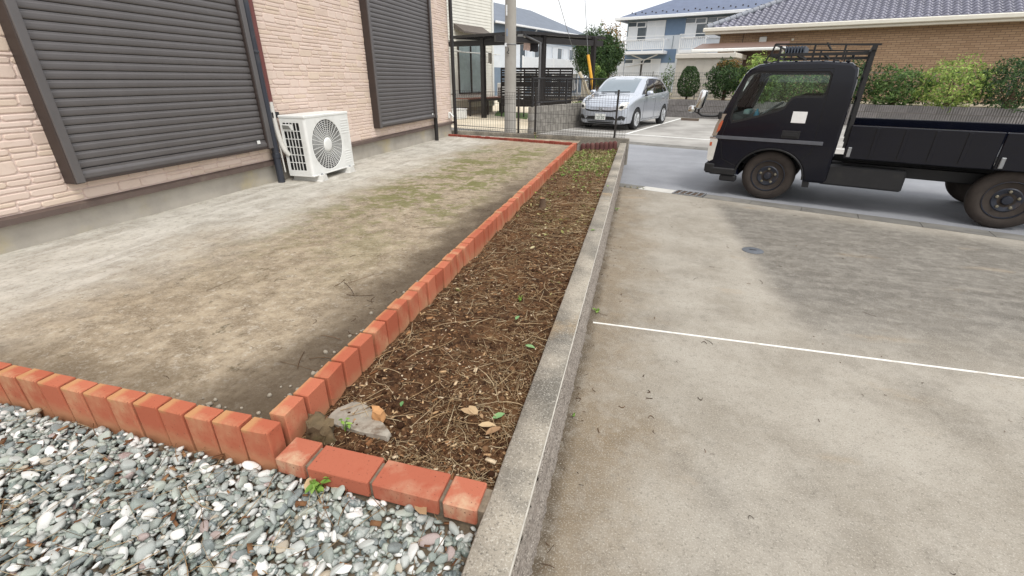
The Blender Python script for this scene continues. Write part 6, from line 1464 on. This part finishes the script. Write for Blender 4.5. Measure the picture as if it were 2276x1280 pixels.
# litter over the gravel, the patio and the driveway
GS, GC, GLf = [], [], []
for k in range(330):
    x, y = rnd.uniform(-1.4, .67), rnd.uniform(-.75, -.01); L = rnd.uniform(.02, .13) if rnd.random() < .8 else rnd.uniform(.1, .26)
    GS.append((rnd.randrange(5), stick_m(x, y, -.047 - max(0, x) * .03 + rnd.uniform(0, .008), L, rnd.uniform(.001, .0026), rnd.uniform(0, 6.28), rnd.gauss(0, .1))))
for k in range(260):
    x, y = rnd.uniform(-1.4, .67), rnd.uniform(-.7, -.005); s = rnd.uniform(.006, .024); M = Matrix.Translation((x, y, -.046 - max(0, x) * .03)) @ Matrix.Rotation(rnd.uniform(0, 6.28), 4, 'Z') @ Matrix.Rotation(rnd.gauss(0, .4), 4, 'X')
    GC.append((0, np.array(M) @ np.diag([s * rnd.uniform(1, 1.6), s * rnd.uniform(.35, .6), s * .12, 1])))
stuff('twig_litter', bent, GS, STRAW, gb); stuff('bark_litter', [chip], GC, BARKM, gb)
PS = []
for k in range(120):
    x = -.1 - abs(rnd.gauss(0, .5)); y = rnd.uniform(.15, 6.5); L = rnd.uniform(.01, .05) if rnd.random() < .9 else rnd.uniform(.1, .2)
    if x > -2.7: PS.append((rnd.randrange(5), stick_m(x, y, zp(y) + .004, L, rnd.uniform(.0012, .0025), rnd.uniform(0, 6.28), 0)))
for px, py, L in ((775, 640, .18), (800, 655, .14), (755, 628, .1), (830, 667, .07), (735, 752, .1), (670, 802, .12), (715, 800, .1), (785, 742, .06)):
    p = AZ(px, py, .045); PS.append((rnd.randrange(5), stick_m(p.x, p.y, zp(p.y) + .005, L, .0028, rnd.uniform(0, 3.1), 0)))
BTW = mat_ramp('dark_twigs', [(0, srgb(58, 42, 32)), (.5, srgb(92, 68, 50)), (1, srgb(128, 102, 78))], .9, .15)
stuff('twig_litter', bent, PS, BTW, patio)
CRB = []
for k in range(55):
    x, y = (-.1 - abs(rnd.gauss(0, .03)), .08 + rnd.random() ** 2 * 3.5) if rnd.random() < .6 else (-.12 - rnd.random() * .5, .085 + abs(rnd.gauss(0, .02)))
    s = rnd.uniform(.003, .012); M = Matrix.Translation((x, y, zp(y) + s * .3)) @ Matrix.Rotation(rnd.uniform(0, 6.28), 4, 'Z') @ Matrix.Rotation(rnd.uniform(0, 3), 4, 'X'); CRB.append((rnd.randrange(10), np.array(M) * np.array([[s] * 3 + [1]] * 3 + [[1] * 4])))
stuff('mortar_crumbs', tiny, CRB, simple('crumb_pale', srgb(142, 134, 120), .9, .2, 30), patio)
DS = []
for k in range(190):
    x = .81 + abs(rnd.gauss(0, .05)) if rnd.random() < .55 else rnd.uniform(.85, 3.2); y = rnd.uniform(-.2, 5.8); L = rnd.uniform(.008, .03) if rnd.random() < .85 else rnd.uniform(.03, .08)
    DS.append((rnd.randrange(5), stick_m(x, y, ZD + .003, L, rnd.uniform(.001, .0032), rnd.uniform(0, 6.28), 0)))
for px, py in ((1440, 871), (1443, 886), (1447, 930), (1556, 884), (1565, 764), (1455, 707), (1382, 903), (1430, 836), (1380, 550), (1383, 655), (1283, 890), (1330, 958)):
    p = AZ(px, py, ZD); DS.append((rnd.randrange(5), stick_m(p.x, p.y, ZD + .003, rnd.uniform(.02, .035), .005, rnd.uniform(0, 6.28), 0)))
stuff('twig_litter', bent, DS, BTW, drive)
# ------------------------------------------------------------------ single small things
def slabby(name, label, cat, pts, z, th, mat, seed):
    c = sum((Vector(p) for p in pts), Vector()) / len(pts); t = bmesh.new(); r_ = random.Random(seed)
    top = [t.verts.new((p[0] - c.x, p[1] - c.y, th + r_.uniform(-.2, .2) * th)) for p in pts]; bot = [t.verts.new(((p[0] - c.x) * 1.04, (p[1] - c.y) * 1.04, -.02)) for p in pts]; t.faces.new(top); t.faces.new(bot[::-1])
    for i in range(len(pts)): t.faces.new((top[i], bot[i], bot[(i + 1) % len(pts)], top[(i + 1) % len(pts)]))
    bmesh.ops.triangulate(t, faces=t.faces); bmesh.ops.subdivide_edges(t, edges=t.edges, cuts=3, use_grid_fill=True); bmesh.ops.recalc_face_normals(t, faces=t.faces)
    for v in t.verts: v.co += Vector((noise.noise(v.co * 40), noise.noise(v.co * 40 + Vector((5, 0, 0))), noise.noise(v.co * 30 + Vector((0, 9, 0))))) * th * .35
    me = bpy.data.meshes.new(name); t.to_mesh(me); t.free(); return tag(link(name, me, mat, None, 75, (c.x, c.y, z)), label, cat)
slab_m = simple('lime_slab', srgb(150, 143, 131), .95, .15, 18, .6, 90, dirt=(srgb(92, 72, 54), 14, .9))
slabby('broken_slab', 'flat broken whitish slab half buried by the upright bricks in the bed', 'slab', [AZ(*p, -.04) for p in ((722, 930), (742, 940), (800, 958), (858, 968), (866, 958), (838, 920), (815, 898), (788, 890), (752, 902))], -.056, .012, slab_m, 1)
rock_m = simple('mossy_rock', srgb(104, 88, 64), .9, .2, 20, .6, 90, dirt=(srgb(88, 92, 52), 14, .5))
slabby('rock', 'brown mossy rock in the corner where flat and upright bricks meet', 'rock', [AZ(*p, -.03) for p in ((680, 968), (715, 976), (740, 966), (738, 945), (712, 936), (688, 944))], -.055, .062, rock_m, 2)
slabby('stone', 'small orange stone lying on the broken whitish slab', 'stone', [AZ(*p, -.01) for p in ((826, 916), (846, 922), (854, 910), (842, 903), (828, 905))], -.03, .022, simple('orange_stone', srgb(186, 138, 92), .9, .15, 20, .5, 80), 3)
sp = AZ(1205, 462, -.05); stp = thing('tree_stump', 'short sawn brown stump in the middle of the garden bed', 'stump', (sp.x, sp.y, soil_z(sp.x, sp.y)))
MB().tube([(0, 0, -.03), (.002, 0, .02), (0, .003, .095)], [.045, .03, .028], 12).build('stem', BARK, stp, smooth=60); MB().lathe([(0, .0965), (.027, .096)], None, 12).build('cut_face', simple('cut_wood', srgb(148, 104, 74), .8, .2, 30), stp, fix=False)
for a in (.5, 2.4, 4.2): MB().tube([(0, 0, 0), (.05 * cos(a), .05 * sin(a), -.005), (.1 * cos(a), .1 * sin(a), -.02)], [.018, .012, .006], 6).build('root', BARK, stp, smooth=60)
def weed(label, x, y, z, n_, size, h, seed, mat=WLEAF, cat='weed', name='weed', group=None):
    t = thing(name, label, cat, (x, y, z), 0, group); r_ = random.Random(seed); it = []
    for k in range(n_):
        a = r_.uniform(0, 6.28); rr = r_.uniform(.2, 1) * size * 1.1; hh_ = h * r_.uniform(.45, 1); tip = Vector((cos(a) * rr, sin(a) * rr, hh_))
        MB().tube([(0, 0, -.01), (tip.x * .4, tip.y * .4, hh_ * .7), tip], [.0016, .0012, .0008], 5).build('stem', WLEAF, t)
        for q in range(2):
            M = Matrix.Translation(tip - Vector((cos(a), sin(a), 0)) * q * size * .3 + Vector((0, 0, -q * hh_ * .25))) @ Matrix.Rotation(a + r_.uniform(-.8, .8), 4, 'Z') @ Matrix.Rotation(r_.uniform(-.2, .5), 4, 'Y') @ Matrix.Rotation(r_.gauss(0, .3), 4, 'X') @ Matrix.Scale(size * r_.uniform(.6, 1.1), 4)
            v, f_ = join_np([leafp], [(0, np.array(M))]); link('leaf', tri_mesh('leaf', v, f_), mat, t, 180)
    return t
p = AZ(708, 1088, -.05); weed('fresh green seedling in the gravel against the flat bricks', p.x, p.y, -.06, 6, .034, .045, 1)
p = AZ(766, 950, -.04); weed('small yellow green weed growing beside the broken whitish slab', p.x, p.y, -.05, 4, .026, .06, 2)
p = AZ(1328, 694, ZD); weed('tiny green weed at the wall foot near the white joint line', p.x, p.y, ZD, 5, .028, .03, 3)
p = AZ(1276, 925, ZD); weed('tiny dark weed at the wall foot on the bare driveway', p.x, p.y, ZD, 3, .018, .02, 4)
p = AZ(1371, 468, ZD); weed('green weed tuft at the wall foot towards the street gutter', p.x, p.y, ZD, 5, .03, .04, 5)
p = AZ(1180, 432, -.05); weed('leafy weed growing in the bed beside the sawn stump', p.x, p.y, -.06, 6, .04, .06, 6)
p = AZ(1155, 668, -.05); weed('pale weed sprouting in bare soil midway along the bed', p.x, p.y, -.055, 4, .026, .035, 7)
p = AZ(1252, 392, -.06); weed('bright green weed by the upright bricks near the street end', p.x, p.y, -.08, 6, .045, .07, 8)
p = AZ(1330, 395, -.06); weed('bright green weed by the low wall near the street end', p.x, p.y, -.08, 6, .045, .07, 9)
p = AZ(1190, 306, 0); weed('dry straw-coloured weed at the foot of the street fence', p.x, p.y, -.02, 8, .05, .14, 10, STRAW)
for k in range(4):
    p = AZ(1388 + k * 14, 416 + k * 1.5, ZD); weed(('pale weed in the gutter joint touching the low wall', 'pale weed in the gutter joint a hand from the low wall', 'pale weed in the gutter joint before the pale slab', 'pale weed in the gutter joint at the corner of the pale slab')[k], p.x, p.y, ZD, 4, .024, .025, 20 + k, CLIP)
def lone_leaf(label, px, py, z, s, mat, seed, name='fallen_leaf'):
    r_ = random.Random(seed); p = AZ(px, py, z); v, f_ = join_np([leafp], [(0, np.array(Matrix.Rotation(r_.uniform(0, 6.28), 4, 'Z') @ Matrix.Rotation(r_.gauss(0, .15), 4, 'X') @ Matrix.Scale(s, 4)))])
    return tag(link(name, tri_mesh(name, v, f_), mat, None, 180, (p.x, p.y, z)), label, 'leaf')
GLEAF = leaf_ramp('fallen_green', srgb(104, 150, 92), srgb(124, 168, 110), srgb(150, 188, 130))
lone_leaf('fallen grey green leaf near the low wall at the brick end of the bed', 1108, 924, -.03, .05, GLEAF, 1); lone_leaf('folded green leaf on bare soil close to the low wall', 1178, 770, -.035, .05, GLEAF, 2)
lone_leaf('green leaf lying in the bed beside the pale sprouting weed', 1150, 706, -.035, .045, GLEAF, 3); lone_leaf('bright green leaf on top of the low wall towards the street', 1351, 413, WZ + .006, .045, WLEAF, 4)
lone_leaf('yellow green leaf on top of the low wall farther from the street', 1318, 511, WZ + .006, .04, WLEAF, 5); lone_leaf('small green leaf stuck in the chips by the broken slab', 893, 897, -.03, .03, GLEAF, 6)
for k, (px, py, lb) in enumerate(((1040, 915, 'curled tan dead leaf among chips near the grey green leaf'), (1052, 912, 'flat tan dead leaf overlapping the curled one'), (1097, 957, 'long pale dead leaf by the low wall at the brick end'), (1082, 945, 'narrow brown dead leaf next to the long pale one'), (935, 1128, 'tan dead leaf leaning on the flat bricks'), (690, 1072, 'rusty dead leaf under the green seedling'))):
    lone_leaf(lb, px, py, (-.028 if py < 1060 else -.045), .062, DLEAF, 40 + k)
cp = AZ(1673, 557, ZD); cap = thing('inspection_cap', 'round bluish metal inspection cap set in the driveway', 'cap', (cp.x, cp.y, ZD))
MB().lathe([(.095, -.02), (.095, .004), (.088, .007), (.02, .008), (0, .008)], None, 28).build('lid', simple('cap_metal', srgb(104, 108, 114), .55, .12, 20, metal=.4), cap, smooth=40); MB().bar((-.03, 0, .009), (.03, 0, .009), .012, .004).build('slot', BLACKP, cap)
